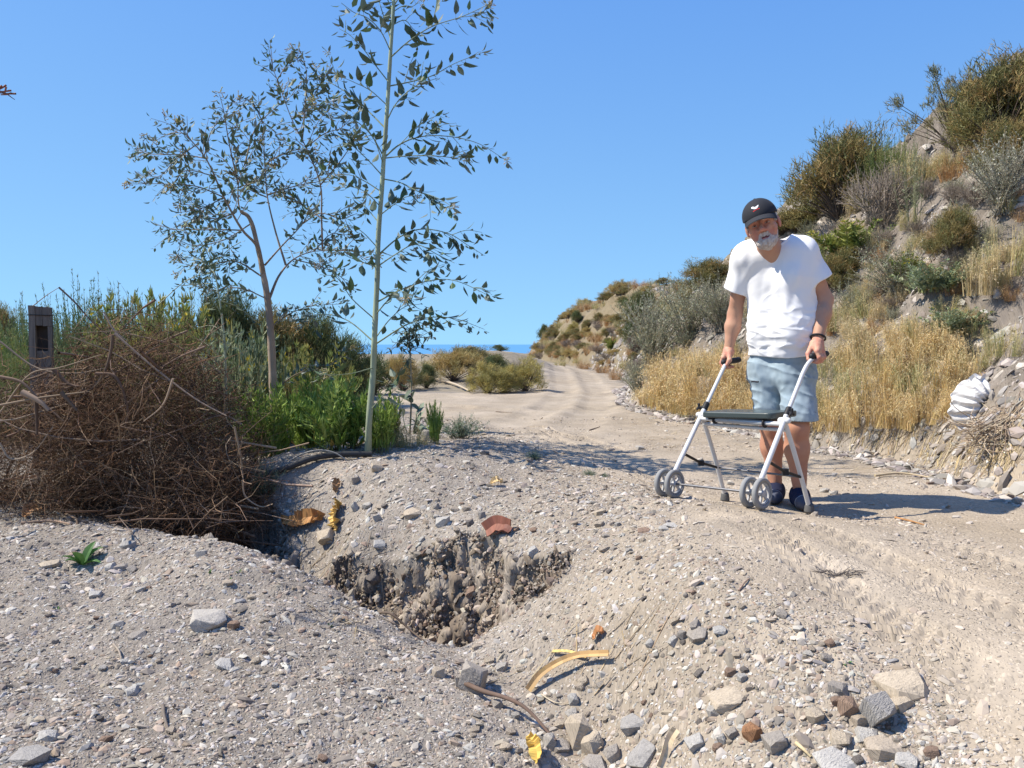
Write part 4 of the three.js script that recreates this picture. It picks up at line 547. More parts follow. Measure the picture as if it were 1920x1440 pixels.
    const f = (x, y, z) => { let d = smin(palm(x, y, z), thumb(x, y, z), .012); for (const q of fingers) d = smin(d, q(x, y, z), .0045); return d + .0006 * noise3(x * 140, y * 140, z * 140, 3); };
    const b = new THREE.Box3().setFromPoints([wrist, gripC]).expandByScalar(.075);
    return surfaceNets(f, b.min.toArray(), b.max.toArray(), .0036, (x, y, z) => mixc([.58, .32, .22], [.54, .235, .17], clamp(0.5 + noise3(x * 60, y * 60, z * 60, 5))));
  }
  const gripR = L(1366, 679, 4.395), gripL = L(1531, 668, 3.985);
  const outR = V(-FWD.z, 0, FWD.x).multiplyScalar(-1); // to his right
  const outL = V(-FWD.z, 0, FWD.x);
  const side = (v, want) => (v.dot(want) > 0 ? v : v.clone().multiplyScalar(-1));
  const handR = hand(J.wrR, gripR, FWD, side(outR, V(-1, 0, -.3)), 1), handL = hand(J.wrL, gripL, FWD, side(outL, V(1, 0, .3)), 1);

  // the head: skull, brow, nose, cheeks, jaw, ears, in its own frame (X his left, Y up, Z out of the face)
  const hq = new THREE.Quaternion().setFromEuler(new THREE.Euler(0.12, -0.40, 0.30, 'YXZ')), HX = V(1, 0, 0).applyQuaternion(hq), HY = V(0, 1, 0).applyQuaternion(hq), HZ = V(0, 0, 1).applyQuaternion(hq), hc = J.head;
  const toHead = (x, y, z) => { const a = x - hc.x, b = y - hc.y, c = z - hc.z; return [a * HX.x + b * HX.y + c * HX.z, a * HY.x + b * HY.y + c * HY.z, a * HZ.x + b * HZ.y + c * HZ.z]; };
  const E = V(1, 0, 0), N = V(0, 1, 0), Q = V(0, 0, 1), hE = (c, a, b, d) => ell(V(...c), E, N, Q, a, b, d), hC = (a, b, r, s) => cap(V(...a), V(...b), r, s);
  const skull = [hE([0, .05, -.012], .077, .088, .098), hE([0, -.03, .028], .064, .075, .058), hC([-.018, -.078, .05], [.018, -.078, .05], .028, .028), hE([0, -.088, .066], .028, .024, .026), hE([-.042, -.022, .062], .026, .024, .022), hE([.042, -.022, .062], .026, .024, .022), hC([-.045, .030, .070], [.045, .030, .070], .014, .014)];
  const headBase = blend(skull, .035), nose = blend([hC([0, .022, .084], [0, -.018, .112], .009, .0135), hE([-.012, -.022, .098], .009, .008, .010), hE([.012, -.022, .098], .009, .008, .010)], .01);
  const ears = [-1, 1].map((s) => hE([s * .081, -.002, -.008], .010, .033, .019));
  const headLocal = (u, v, w) => { let d = headBase(u, v, w); d = smin(d, nose(u, v, w), .014); for (const e of ears) d = smin(d, e(u, v, w), .008); for (const s of [-1, 1]) { d = smax(d, -(Math.hypot((u - s * .032) / 1.35, v - .008, w - .094) - .0145), .014); d = smin(d, Math.hypot(u - s * .032, v - .009, w - .0725) - .0120, .004); } d = smax(d, -(Math.hypot(u * .42 / 1, (v + .058) * 1.5, w - .098) - .0105), .006); d = smin(d, Math.hypot(u * .55, (v + .069), w - .082) - .011, .012); for (const s of [-1, 1]) d = smax(d, -(Math.hypot((u - s * .046) * 1.6, (v + .035) * .7, w - .088) - .010), .03); return d + .0007 * noise3(u * 130, v * 130, w * 130, 2); };
  const headGeo = surfaceNets((x, y, z) => headLocal(...toHead(x, y, z)), [hc.x - .14, hc.y - .15, hc.z - .15], [hc.x + .14, hc.y + .16, hc.z + .16], .0034, (x, y, z) => {
    const [u, v, w] = toHead(x, y, z); let c = mixc([.55, .285, .20], [.52, .215, .155], clamp(.5 + .8 * noise3(u * 50, v * 50, w * 50, 6)));
    for (const s of [-1, 1]) { const e = Math.hypot(u - s * .032, v - .010); if (w > .07 && Math.hypot(u - s * .032, v - .009, w - .0725) < .0150) c = Math.abs(v - .008) > .0036 ? [.40, .17, .125] : e < .0055 ? [.05, .04, .04] : [.36, .30, .28]; }
    if (Math.abs(u) < .03 && Math.abs(v + .058) < .0075 && w > .07) c = [.16, .05, .045]; else if (Math.abs(u) < .026 && v < -.062 && v > -.074 && w > .08) c = [.5, .21, .18];
    return c; });
  const body = part('body', mergeGeometries([bodyGeo, handR, handL, headGeo]), vmat(.55, { specularIntensity: .4 }), man);
  // white beard and moustache, hair at the temples, brows
  const fur = (u, v, w, s) => .0026 * noise3(u * 240, v * 110, w * 240, s) + .002 * noise3(u * 90, v * 50, w * 90, s + 3);
  const beardGeo = surfaceNets((x, y, z) => { const [u, v, w] = toHead(x, y, z); const base = headLocal(u, v, w) - .0016 - .003 * sstep(-.06, -.10, v) * sstep(.02, .06, w); const chin = hC([0, -.088, .064], [0.0, -.122, .058], .018, .008)(u, v, w); let d = smin(base, chin, .02); const t = sstep(.058, .022, w), vb = lerp(-.0365 - .030 * sstep(.020, .040, Math.abs(u)), -.012, t); d = Math.max(d, v - vb); d = Math.max(d, .012 - w - .03 * sstep(-.05, -.09, v)); d = Math.max(d, -(Math.hypot(u * .42, (v + .060) * 1.25, w - .105) - .0165)); return d + fur(u, v, w, 11); }, [hc.x - .14, hc.y - .20, hc.z - .12], [hc.x + .14, hc.y + .05, hc.z + .15], .0036, (x, y, z) => { const t = clamp(.55 + .5 * noise3(x * 160, y * 90, z * 160, 8)); return mixc([.34, .25, .21], [.56, .53, .50], t); });
  part('beard', beardGeo, vmat(.95), man);
  const hairGeo = surfaceNets((x, y, z) => { const [u, v, w] = toHead(x, y, z); let d = headBase(u, v, w) - .006; d = Math.max(d, .004 - v, v - .052, w - .052 + Math.max(0, v - .03)); d = Math.max(d, -(Math.hypot((Math.abs(u) - .083) * .8, v - .0, w + .006) - .022)); d = Math.min(d, Math.max(headBase(u, v, w) - .006, -v - .045, v - .03, w + .035)); for (const s of [-1, 1]) d = Math.min(d, hC([s * .018, .0285, .0895], [s * .047, .030, .078], .0042, .0032)(u, v, w)); return d + fur(u, v, w, 15); }, [hc.x - .14, hc.y - .12, hc.z - .15], [hc.x + .14, hc.y + .14, hc.z + .15], .0036, () => [.55, .53, .50]);
  part('hair', hairGeo, vmat(.95), man);
  // the cap
  const capTop = hE([0, .052, -.008], .0875, .094, .108);
  const capGeo = surfaceNets((x, y, z) => { const [u, v, w] = toHead(x, y, z); const o = capTop(u, v, w), cut = (.046 + .10 * (w < 0 ? w * -.10 : w * .06)) - v; const seam = .0012 * Math.abs(Math.sin(Math.atan2(u, w) * 3)) ** .3; let d = smax(o - .002 + (.0012 - seam), cut, .004); d = Math.max(d, -(o + .006)); d = Math.min(d, Math.hypot(u, v - .146, w + .008) - .006); return d; }, [hc.x - .15, hc.y - .02, hc.z - .16], [hc.x + .15, hc.y + .18, hc.z + .16], .0038, () => [.022, .024, .030]);
  const hat = part('cap', capGeo, vmat(.85, { sheen: .4, sheenRoughness: .6, sheenColor: C(.2, .2, .22) }), man);
  { // peak: a curved, bent sheet with thickness
    const m = new MB(), at = (s, t, up) => { const a = s * 1.32, r = 1, u = Math.sin(a) * .082, w0 = Math.cos(a) * .096 - .006, len = .070 * Math.sqrt(Math.max(0, 1 - (s * .98) ** 2)) + .004; const w = w0 + t * len, v = .057 - t * .026 - .020 * (u / .08) ** 2 * (.4 + .6 * t) + up; return hc.clone().addScaledVector(HX, u * (1 + .04 * t)).addScaledVector(HY, v).addScaledVector(HZ, w); };
    const n = 20, q = 6; const c = [.026, .028, .034];
    for (let i = 0; i < n; i++) for (let j = 0; j < q; j++) { const s0 = -1 + 2 * i / n, s1 = -1 + 2 * (i + 1) / n, t0 = j / q, t1 = (j + 1) / q; m.quad(at(s0, t0, .0), at(s0, t1, 0), at(s1, t1, 0), at(s1, t0, 0), c); m.quad(at(s0, t0, -.004), at(s1, t0, -.004), at(s1, t1, -.004), at(s0, t1, -.004), c); if (j === q - 1) m.quad(at(s0, 1, 0), at(s0, 1, -.004), at(s1, 1, -.004), at(s1, 1, 0), [.045, .047, .052]); }
    const g = m.geo(); part('cap_peak', g, vmat(.85), hat);
    // emblem on the front of the cap: a white spread-wing shape above a slanting red line, a little proud of the cloth
    const onCap = (u, v) => { let w = .13; for (let k = 0; k < 40; k++) w -= capTop(u, v, w) * .9; w += .0025; return hc.clone().addScaledVector(HX, u).addScaledVector(HY, v).addScaledVector(HZ, w); };
    const patch = (poly, c) => { const e = new MB(), mid = poly.reduce((s, p) => [s[0] + p[0] / poly.length, s[1] + p[1] / poly.length], [0, 0]); for (let k = 0; k < poly.length; k++) { const a = poly[k], b = poly[(k + 1) % poly.length]; for (let t = 0; t < 4; t++) { const f = (p, s) => onCap(lerp(mid[0], p[0], s), lerp(mid[1], p[1], s)); e.quad(f(a, t / 4), f(a, (t + 1) / 4), f(b, (t + 1) / 4), f(b, t / 4), c); } } return e.geo(); };
    part('emblem', patch([[-.020, .106], [-.012, .107], [-.002, .101], [.004, .097], [.008, .103], [.017, .107], [.015, .099], [.006, .091], [-.006, .091], [-.014, .096], [-.021, .100]], [.8, .8, .8]), vmat(.8), hat);
    part('emblem_line', patch([[-.017, .084], [.014, .089], [.019, .089], [.018, .085], [-.016, .080]], [.55, .03, .03]), vmat(.8), hat);
  }
  // T-shirt
  const slR = J.shR.clone().lerp(J.elR, .56).add(V(-.010, 0, 0)), slL = J.shL.clone().lerp(J.elL, .60).add(V(.008, 0, 0));
  const sleeveR = cap(J.shR.clone().addScaledVector(bx, .015), slR, .066, .078), sleeveL = cap(J.shL.clone().addScaledVector(bx, -.015), slL, .068, .080);
  const dR = slR.clone().sub(J.shR).normalize(), dL = slL.clone().sub(J.shL).normalize();
  const hem = L(1455, 669, 4.2).y;
  const flare = blend([cap(L(1444, 560, 4.29), L(1449, 690, 4.33), .090, .095), cap(L(1490, 556, 4.16), L(1488, 690, 4.21), .100, .102)], .07);
  const shirtF = (x, y, z) => {
    const cutR = (x - slR.x) * dR.x + (y - slR.y) * dR.y + (z - slR.z) * dR.z, cutL = (x - slL.x) * dL.x + (y - slL.y) * dL.y + (z - slL.z) * dL.z;
    const fold = -.0065 * (1 - Math.abs(noise3(x * 4 + y * 2, y * 30 + x * 8 + 1.8 * noise3(x * 7, y * 7, z * 7, 2), z * 4, 21))) ** 2.5 * sstep(1.20, .92, y) - .004 * (1 - Math.abs(noise3(x * 10 + y * 9, y * 12 - x * 12, z * 9, 27))) ** 3 * sstep(1.30, 1.05, y) + .005 * noise3(x * 9, y * 5, z * 9, 23) + .005 * noise3(x * 22, y * 10 - x * 12, z * 22, 29) + .004 * noise3(x * 12 + y * 8, y * 46 - x * 9, z * 12, 31) * sstep(1.15, .95, y);
    const tor = smin(torso(x, y, z) - .012, flare(x, y, z), .03); const sl = smin(smax(sleeveR(x, y, z), cutR, .006), smax(sleeveL(x, y, z), cutL, .006), .01);
    const out = smin(tor, sl, .035) + fold; let d = Math.max(out, hem + .006 * Math.sin(x * 22) - y);
    const openR = cap(slR.clone().addScaledVector(dR, -.08), slR.clone().addScaledVector(dR, .2), .054, .070)(x, y, z), openL = cap(slL.clone().addScaledVector(dL, -.08), slL.clone().addScaledVector(dL, .2), .056, .072)(x, y, z);
    d = Math.max(d, -Math.min(out + .016, openR, openL));
    const nk = Math.hypot((x - J.neck.x) * .95, (y - J.neck.y - .092) * 1.0, z - J.neck.z - .004) - .084; const rib = Math.max(Math.abs(nk) - .011, Math.abs(out) - .0045); d = smin(d, Math.max(d - .002, nk - .012), .002); return Math.max(Math.min(d, rib), -nk);
  };
  part('t_shirt', surfaceNets(shirtF, [-.48, hem - .02, -.45], [.48, 1.56, .45], .0055, () => [.80, .80, .81]), vmat(.95, { sheen: .3, sheenRoughness: .8 }), man);
  // shorts
  const hemS = L(1470, 786, 4.2).y;
  const thR = cap(J.hipR.clone().add(V(-.015, .03, 0)), J.knR.clone().add(V(-.004, .0, .005)), .092, .086), thL = cap(J.hipL.clone().add(V(.012, .03, 0)), J.knL.clone().add(V(.010, .0, .005)), .092, .088);
  const pel = blend([cap(J.hipR, J.hipL, .097, .097), cap(J.beR, J.hipR, .09, .095), cap(J.beL, J.hipL, .09, .095)], .05);
  const shortsF = (x, y, z) => { const fold = -.008 * (1 - Math.abs(noise3(x * 7 + y * 4, y * 20 + x * 6, z * 7, 41))) ** 2.5 + .004 * noise3(x * 8 + y * 4, y * 26, z * 8, 42) + .007 * noise3(x * 14, y * 6 + x * 8, z * 14, 43) + .003 * noise3(x * 40, y * 30, z * 40, 45); const legs = smin(thR(x, y, z), thL(x, y, z), .003); const out = smin(legs, pel(x, y, z) - .004, .03) + fold; let d = Math.max(out, hemS - y, y - hem - .12); const inner = smin(legs + .012, pel(x, y, z) + .010, .03) + fold; return Math.max(d, -Math.max(inner, 0 - 9)); };
  part('shorts', surfaceNets(shortsF, [-.32, hemS - .02, -.42], [.32, hem + .14, .32], .0065, (x, y, z) => { const t = clamp(.5 + .35 * noise3(x * 60, y * 60, z * 60, 51) + .4 * noise3(x * 7, y * 5, z * 7, 53)); return mixc([.22, .29, .345], [.32, .395, .445], t); }), vmat(.92), man);
  { const m = new MB(), a = L(1409, 715, 4.235), b = L(1422, 716, 4.205); m.tube([a, b], .005, 6, [.02, .02, .03]); part('pocket_tab', m.geo(), vmat(.7), man); }
  { const m = new MB(), ax = J.wrL.clone().sub(J.elL).normalize(), c = J.wrL.clone().addScaledVector(ax, -.012), s = perp(ax), t = V().crossVectors(ax, s), pts = []; for (let k = 0; k <= 24; k++) { const a = k / 24 * 6.2832; pts.push(c.clone().addScaledVector(s, Math.cos(a) * .0365).addScaledVector(t, Math.sin(a) * .0365)); } m.tube(pts, .0055, 6, [.015, .015, .018], false); part('wristband', m.geo(), vmat(.5), man); }
  // shoes: dark canvas slip-ons with a grey toe band
  function shoe(an, toe, yg) {
    const d = toe.clone().sub(an).setY(0).normalize(), s = V(-d.z, 0, d.x), c = an.clone().setY(yg + .04).addScaledVector(d, .06); const f1 = ell(c, s, UPV, d, .049, .046, .135), f2 = ell(an.clone().setY(yg + .065), s, UPV, d, .048, .060, .062), hole = cap(an.clone().setY(yg + .085), an.clone().setY(yg + .2), .040, .046);
    const toeC = c.clone().addScaledVector(d, .1);
    return surfaceNets((x, y, z) => { let v = smin(f1(x, y, z), f2(x, y, z), .04); v = Math.max(v, yg + .002 - y); v = smax(v, -hole(x, y, z), .006); return v + .001 * noise3(x * 90, y * 90, z * 90, 3); }, [c.x - .2, yg - .01, c.z - .2], [c.x + .2, yg + .15, c.z + .2], .006, (x, y, z) => { const t = (x - c.x) * d.x + (z - c.z) * d.z; if (y < yg + .013) return [.16, .13, .11]; return t > .062 ? [.075, .085, .12] : t > .056 ? [.3, .32, .36] : [.012, .016, .045]; });
  }
  const gy = (v) => ground(v.x + org.x, v.z + org.z) - org.y + .004;
  part('shoe', shoe(J.anR, J.anR.clone().add(V(-.09, 0, .22)), gy(J.anR)), vmat(.9), man); part('shoe', shoe(J.anL, J.anL.clone().add(V(-.04, 0, .22)), gy(J.anL)), vmat(.9), man);

  // ---------- the walker ----------
  const w0 = P(1417, 952, 3.58); const worg = V(1.18, 0, -3.95); worg.y = ground(worg.x, worg.z);
  const walker = thing('walker', 'white tubular walking frame with grey wheels and a black seat, held by the man', 'walking frame', worg);
  const W = (px, py, d) => P(px, py, d).sub(worg);
  const white = mat(C(.60, .60, .595), .32, { clearcoat: .5, clearcoatRoughness: .2 }), black = mat(C(.018, .018, .02), .55), steel = mat(C(.16, .16, .17), .4, { metalness: .6 }), rubber = mat(C(.10, .10, .10), .85), tyreM = mat(C(.25, .25, .245), .8), rimM = mat(C(.40, .40, .40), .5), seatM = mat(C(.045, .06, .06), .38, { clearcoat: .3 });
  const tube = (pts, r, n = 24) => new THREE.TubeGeometry(pts.length > 2 ? new THREE.CatmullRomCurve3(pts, false, 'centripetal') : new THREE.LineCurve3(...pts), n, r, 12, false);
  const rod = (a, b, r) => { const g = new THREE.CapsuleGeometry(r, a.distanceTo(b) - r * 0.02, 4, 12); g.applyQuaternion(new THREE.Quaternion().setFromUnitVectors(UPV, b.clone().sub(a).normalize())); const c = a.clone().lerp(b, .5); return g.translate(c.x, c.y, c.z); };
  const wdir = V(.644, 0, .765), wl = W(1255, 906, 3.97), wr = W(1417, 924, 3.58); const AX = wr.clone().sub(wl).normalize();
  const topL = W(1360, 683, 4.355), topR = W(1510, 688, 3.915), tipL = W(1359, 941, 4.32), tipR = W(1517, 963, 3.93);
  const grips = { R: gripR.clone().add(org).sub(worg), L: gripL.clone().add(org).sub(worg) };
  for (const [wheelC, top, tip, grip, kx, px] of [[wl, topL, tipL, grips.R, -1, 'l'], [wr, topR, tipR, grips.L, 1, 'r']]) {
    const foot = wheelC.clone(), dirUp = top.clone().sub(foot); const clampAt = foot.clone().addScaledVector(dirUp, .62), joint = foot.clone().addScaledVector(dirUp, .555);
    part('front_leg', rod(foot, clampAt, .0130), white, walker);
    const gend = grip.clone().addScaledVector(FWD, -.105); gend.y = grip.y + .012;
    const bend = top.clone().addScaledVector(FWD, .004);
    part('handle_tube', tube([foot.clone().addScaledVector(dirUp, .60), foot.clone().addScaledVector(dirUp, .85), foot.clone().addScaledVector(dirUp, .96), top.clone().lerp(grip, .3).add(V(0, .006, 0)), grip, gend], .0108, 50), white, walker);
    part('handle_grip', rod(grip.clone().addScaledVector(FWD, .05), gend, .0165), black, walker);
    const cl = part('clamp', rod(clampAt.clone().addScaledVector(dirUp, -.012), clampAt.clone().addScaledVector(dirUp, .025), .0165), black, walker);
    const side2 = AX.clone().multiplyScalar(kx), kc = clampAt.clone().addScaledVector(side2, kx < 0 ? .034 : .030).addScaledVector(FWD, .012); const kg = [rod(clampAt, kc, .006)]; for (let k = 0; k < 3; k++) { const a = k * 2.094, s = V(0, Math.cos(a), 0).addScaledVector(FWD, Math.sin(a)); kg.push(rod(kc, kc.clone().addScaledVector(s, .017), .007)); } part('clamp_knob', mergeGeometries(kg), black, cl);
    // rear leg leaves the front leg at the joint, bends out near its rubber tip
    const knee = joint.clone().lerp(tip, .82).addScaledVector(FWD, -.016), rl = part('rear_leg', tube([joint, joint.clone().lerp(tip, .3).addScaledVector(FWD, -.012), joint.clone().lerp(tip, .6).addScaledVector(FWD, -.017), knee, tip.clone().add(V(0, .03, 0))], .0120, 40), white, walker);
    part('rubber_tip', new THREE.LatheGeometry([[0, 0], [.024, 0], [.026, .012], [.022, .04], [.018, .05], [0, .05]].map((q) => new THREE.Vector2(...q)), 20).translate(tip.x, tip.y + .004, tip.z), rubber, rl);
    part('hinge', rod(joint.clone().addScaledVector(AX, -.02), joint.clone().addScaledVector(AX, .02), .016), white, walker);
    // folding black strut between the legs
    const sa = foot.clone().addScaledVector(dirUp, .235), sb = joint.clone().lerp(tip, .60).addScaledVector(FWD, -.017), sm = sa.clone().lerp(sb, .5).add(V(0, -.012, 0));
    const st = part('folding_strut', mergeGeometries([rod(sa, sm, .0075), rod(sm, sb, .0075)]), black, walker); part('strut_joint', new THREE.BoxGeometry(.03, .03, .02).translate(sm.x, sm.y, sm.z), black, st);
    // two wheels, one on each side of the leg
    for (const k of [-1, 1]) {
      const c = wheelC.clone().addScaledVector(AX, k * .033), q = new THREE.Quaternion().setFromUnitVectors(UPV, AX), wg = new THREE.Group(); wg.name = 'wheel'; wg.position.copy(c); wg.quaternion.copy(q); walker.add(wg);
      const prof = (p) => new THREE.LatheGeometry(p.map((e) => new THREE.Vector2(...e)), 48); part('tyre', prof([[.053, -.011], [.066, -.0125], [.0725, -.009], [.0745, 0], [.0725, .009], [.066, .0125], [.053, .011], [.053, -.011]]), tyreM, wg);
      const spokes = [prof([[.046, -.008], [.053, -.0095], [.053, .0095], [.046, .008], [.046, -.008]]), prof([[0, -.012], [.013, -.012], [.015, -.008], [.015, .008], [.013, .012], [0, .012]])]; for (let m = 0; m < 5; m++) { const g = new THREE.BoxGeometry(.036, .008, .011).translate(.030, 0, 0).rotateY(m * 1.2566); spokes.push(g); } part('rim', mergeGeometries(spokes.map((g) => { const e = g.toNonIndexed(); e.deleteAttribute('uv'); return e; })), rimM, wg);
    }
  }
  part('axle', rod(wl.clone().addScaledVector(AX, .03), wr.clone().addScaledVector(AX, -.03), .006), steel, walker);
  { // seat, its bars and the thin rear rod
    const along = (c, top, t) => c.clone().addScaledVector(top.clone().sub(c), t), fa = along(wl, topL, .525), fb = along(wr, topR, .525); part('seat_bar', rod(fa, fb, .0115), white, walker);
    const ra = fa.clone().addScaledVector(FWD, -.20).add(V(0, -.03, 0)), rb = fb.clone().addScaledVector(FWD, -.20).add(V(0, -.03, 0)); const jl = along(wl, topL, .555).lerp(tipL, .1), jr = along(wr, topR, .555).lerp(tipR, .1); part('seat_bar', rod(jl, jr, .0100), white, walker);
    const sleeve = part('bar_sleeve', rod(fa.clone().lerp(fb, .22), fa.clone().lerp(fb, .78), .0155), mat(C(.42, .44, .46), .35, { metalness: .3 }), walker);
    for (const t of [.2, .8]) { const c = fa.clone().lerp(fb, t); part('seat_clip', new THREE.TorusGeometry(.0185, .007, 8, 20).applyQuaternion(new THREE.Quaternion().setFromUnitVectors(V(0, 0, 1), AX)).translate(c.x, c.y, c.z), black, walker); }
    const sh = new THREE.Shape(), sw = fa.distanceTo(fb) * .40, sd = .12, r = .035; sh.moveTo(-sw + r, -sd); sh.lineTo(sw - r, -sd); sh.quadraticCurveTo(sw, -sd, sw, -sd + r); sh.lineTo(sw, sd - r); sh.quadraticCurveTo(sw, sd, sw - r, sd); sh.lineTo(-sw + r, sd); sh.quadraticCurveTo(-sw, sd, -sw, sd - r); sh.lineTo(-sw, -sd + r); sh.quadraticCurveTo(-sw, -sd, -sw + r, -sd);
    const g = new THREE.ExtrudeGeometry(sh, { depth: .016, bevelEnabled: true, bevelSize: .008, bevelThickness: .008, bevelSegments: 4, curveSegments: 8 }); const mid = fa.clone().lerp(fb, .5).addScaledVector(FWD, -.09).add(V(0, .024, 0)); const mm = new THREE.Matrix4().makeBasis(AX, V().crossVectors(UPV, AX).normalize().multiplyScalar(1), UPV); mm.setPosition(mid); g.applyMatrix4(mm); const seat = part('seat', g, seatM, walker);
    const g2 = new THREE.BoxGeometry(sw * 1.8, .19, .012); g2.applyMatrix4(mm); g2.translate(0, -.014, 0); part('seat_base', g2, black, seat);
    const ta = along(wl, topL, .555).lerp(tipL, .60).addScaledVector(FWD, -.017), tb = along(wr, topR, .555).lerp(tipR, .60).addScaledVector(FWD, -.017); part('cross_rod', rod(ta, tb, .0055), steel, walker);
  }
}

// ---------- the heap of cut dry brushwood ----------
{
  R = rng(3030);
  const c0 = P(205, 815, 5.25), base = V(c0.x, ground(c0.x, c0.z), c0.z); const pile = thing('brush_pile', 'large tangled heap of brown dry branches and twigs at the edge of the hole', 'brush pile', base);
  // three lumps: the main heap, a lower one running off to the left, and what hangs into the ditch
  const lumps = [[P(265, 815, 5.15).sub(base), V(.70, .70, .62), .55], [P(60, 845, 5.2).sub(base), V(.80, .52, .6), .27], [P(385, 935, 4.78).sub(base), V(.36, .36, .34), .18]];
  const at = (r = 1) => { const u = R(), [c, A] = lumps[u < lumps[0][2] ? 0 : u < lumps[0][2] + lumps[1][2] ? 1 : 2], d = randDir(), q = Math.pow(R(), 0.3) * r, lump = 1 + 0.30 * noise(d.x * 2.6 + 3, d.z * 2.6 + d.y * 2, 9); return V(c.x + d.x * A.x * q * lump, c.y + d.y * A.y * q * lump, c.z + d.z * A.z * q * lump); };
  const floor = (p) => { const g = ground(p.x + base.x, p.z + base.z) - base.y; if (p.y < g + .01) p.y = g + .01 + R() * .05; return p; };
  const cols = [[.22, .14, .085], [.15, .088, .052], [.30, .21, .135], [.10, .06, .036], [.19, .105, .055]];
  const tw = new MB();
  const strand = (mb, p, l, r, sides, col, wild = 0.5, flat = 0.45) => { const d = randDir(); d.y *= flat; d.normalize(); const pts = [p.clone().addScaledVector(d, -l / 2)]; let q = pts[0].clone(), dd = d.clone(); const bend = randDir().multiplyScalar(wild); for (let k = 0; k < 5; k++) { dd.addScaledVector(bend, .22).addScaledVector(randDir(), wild * .35).normalize(); q = q.clone().addScaledVector(dd, l / 5); pts.push(floor(q.clone())); } mb.tube(pts, (t) => r * (1 - .75 * t), sides, col, false); return pts; };
  for (let k = 0; k < 9500; k++) { strand(tw, at(), rr(.12, .5), rr(.0010, .0027), 3, jit(pick(cols), .4), 1.3, .7); }
  // fine crumbled leaf and twig scraps, thickest low on the right
  for (let k = 0; k < 46000; k++) { const p = floor(at(1.02)); if (p.x < -.2 && R() < .3) continue; const d = randDir(), s = randDir().cross(d).normalize().multiplyScalar(rr(.0016, .004)); tw.tri(p.clone().sub(s), p.clone().add(s), p.clone().addScaledVector(d, rr(.012, .05)), jit(pick([[.085, .048, .027], [.06, .036, .022], [.13, .07, .036], [.045, .028, .018]]), .3)); }
  part('twigs', tw.geo(), vmat(.95), pile, 'stuff');
  // stouter branches one by one
  for (let k = 0; k < 120; k++) { const mb = new MB(), p = at(1.05); if (p.z < -.2) p.z *= -.6; const pts = strand(mb, p, rr(.5, 1.25), rr(.004, .0095), 6, jit(pick([[.24, .17, .12], [.19, .125, .085], [.30, .22, .16], [.14, .09, .06]]), .2), .55, .35); for (let q = 0; q < 3; q++) { const b = pts[1 + Math.floor(R() * 4)], d = randDir(.2), l = rr(.1, .3); mb.tube([b, b.clone().addScaledVector(d, l * .5).addScaledVector(randDir(), l * .1), b.clone().addScaledVector(d, l)], (t) => .003 * (1 - t * .6), 4, jit([.2, .14, .1], .2), false); } part('branch', mb.geo(), vmat(.9), pile); }
  // the few that the photograph shows standing out
  const B = (list, d, r, col) => { const mb = new MB(); mb.tube(smooth(list.map(([x, y, dd]) => P(x, y, d + (dd ?? 0)).sub(base)), 18), (t) => r * (1 - .55 * t), 7, jit(col, .1)); part('branch', mb.geo(), vmat(.9), pile); };
  B([[62, 574, .6], [86, 555, .3], [111, 539]], 5.2, .0035, [.25, .17, .1]); B([[111, 539], [140, 566], [170, 600], [212, 636], [280, 680]], 5.2, .0065, [.13, .09, .065]); B([[215, 625], [290, 690], [370, 750], [425, 780]], 4.75, .008, [.34, .25, .18]); B([[0, 706], [40, 716], [75, 750], [120, 790]], 4.6, .010, [.22, .15, .10]); B([[212, 628], [208, 660], [190, 710], [150, 748]], 4.65, .011, [.12, .08, .055]); B([[42, 735], [78, 755], [92, 770]], 4.5, .019, [.30, .21, .14]); B([[68, 745], [70, 815]], 4.55, .013, [.10, .065, .045]); B([[100, 692], [130, 720], [150, 725]], 4.7, .013, [.13, .085, .06]); B([[0, 775], [60, 700], [110, 690], [190, 665]], 4.65, .007, [.30, .22, .15]); B([[0, 830], [20, 860], [60, 850], [100, 800]], 4.5, .006, [.34, .26, .19]); B([[115, 735], [145, 770]], 4.5, .014, [.13, .09, .06]); B([[325, 710], [305, 760], [270, 790]], 4.55, .007, [.36, .26, .18]); B([[180, 700], [215, 705], [240, 770], [235, 800]], 4.6, .010, [.14, .09, .06]); B([[455, 900], [460, 930], [490, 950], [512, 945]], 4.6, .006, [.36, .26, .17]); B([[440, 800], [452, 860], [457, 905]], 4.7, .007, [.3, .22, .15]); B([[385, 650], [340, 668], [300, 690]], 4.8, .007, [.2, .14, .1]); B([[0, 640], [70, 690], [140, 700], [200, 690]], 4.8, .006, [.26, .19, .13]); B([[0, 760], [80, 745], [160, 735]], 4.5, .008, [.25, .18, .12]); B([[195, 585], [215, 620], [240, 640]], 4.9, .006, [.36, .28, .2]);
}
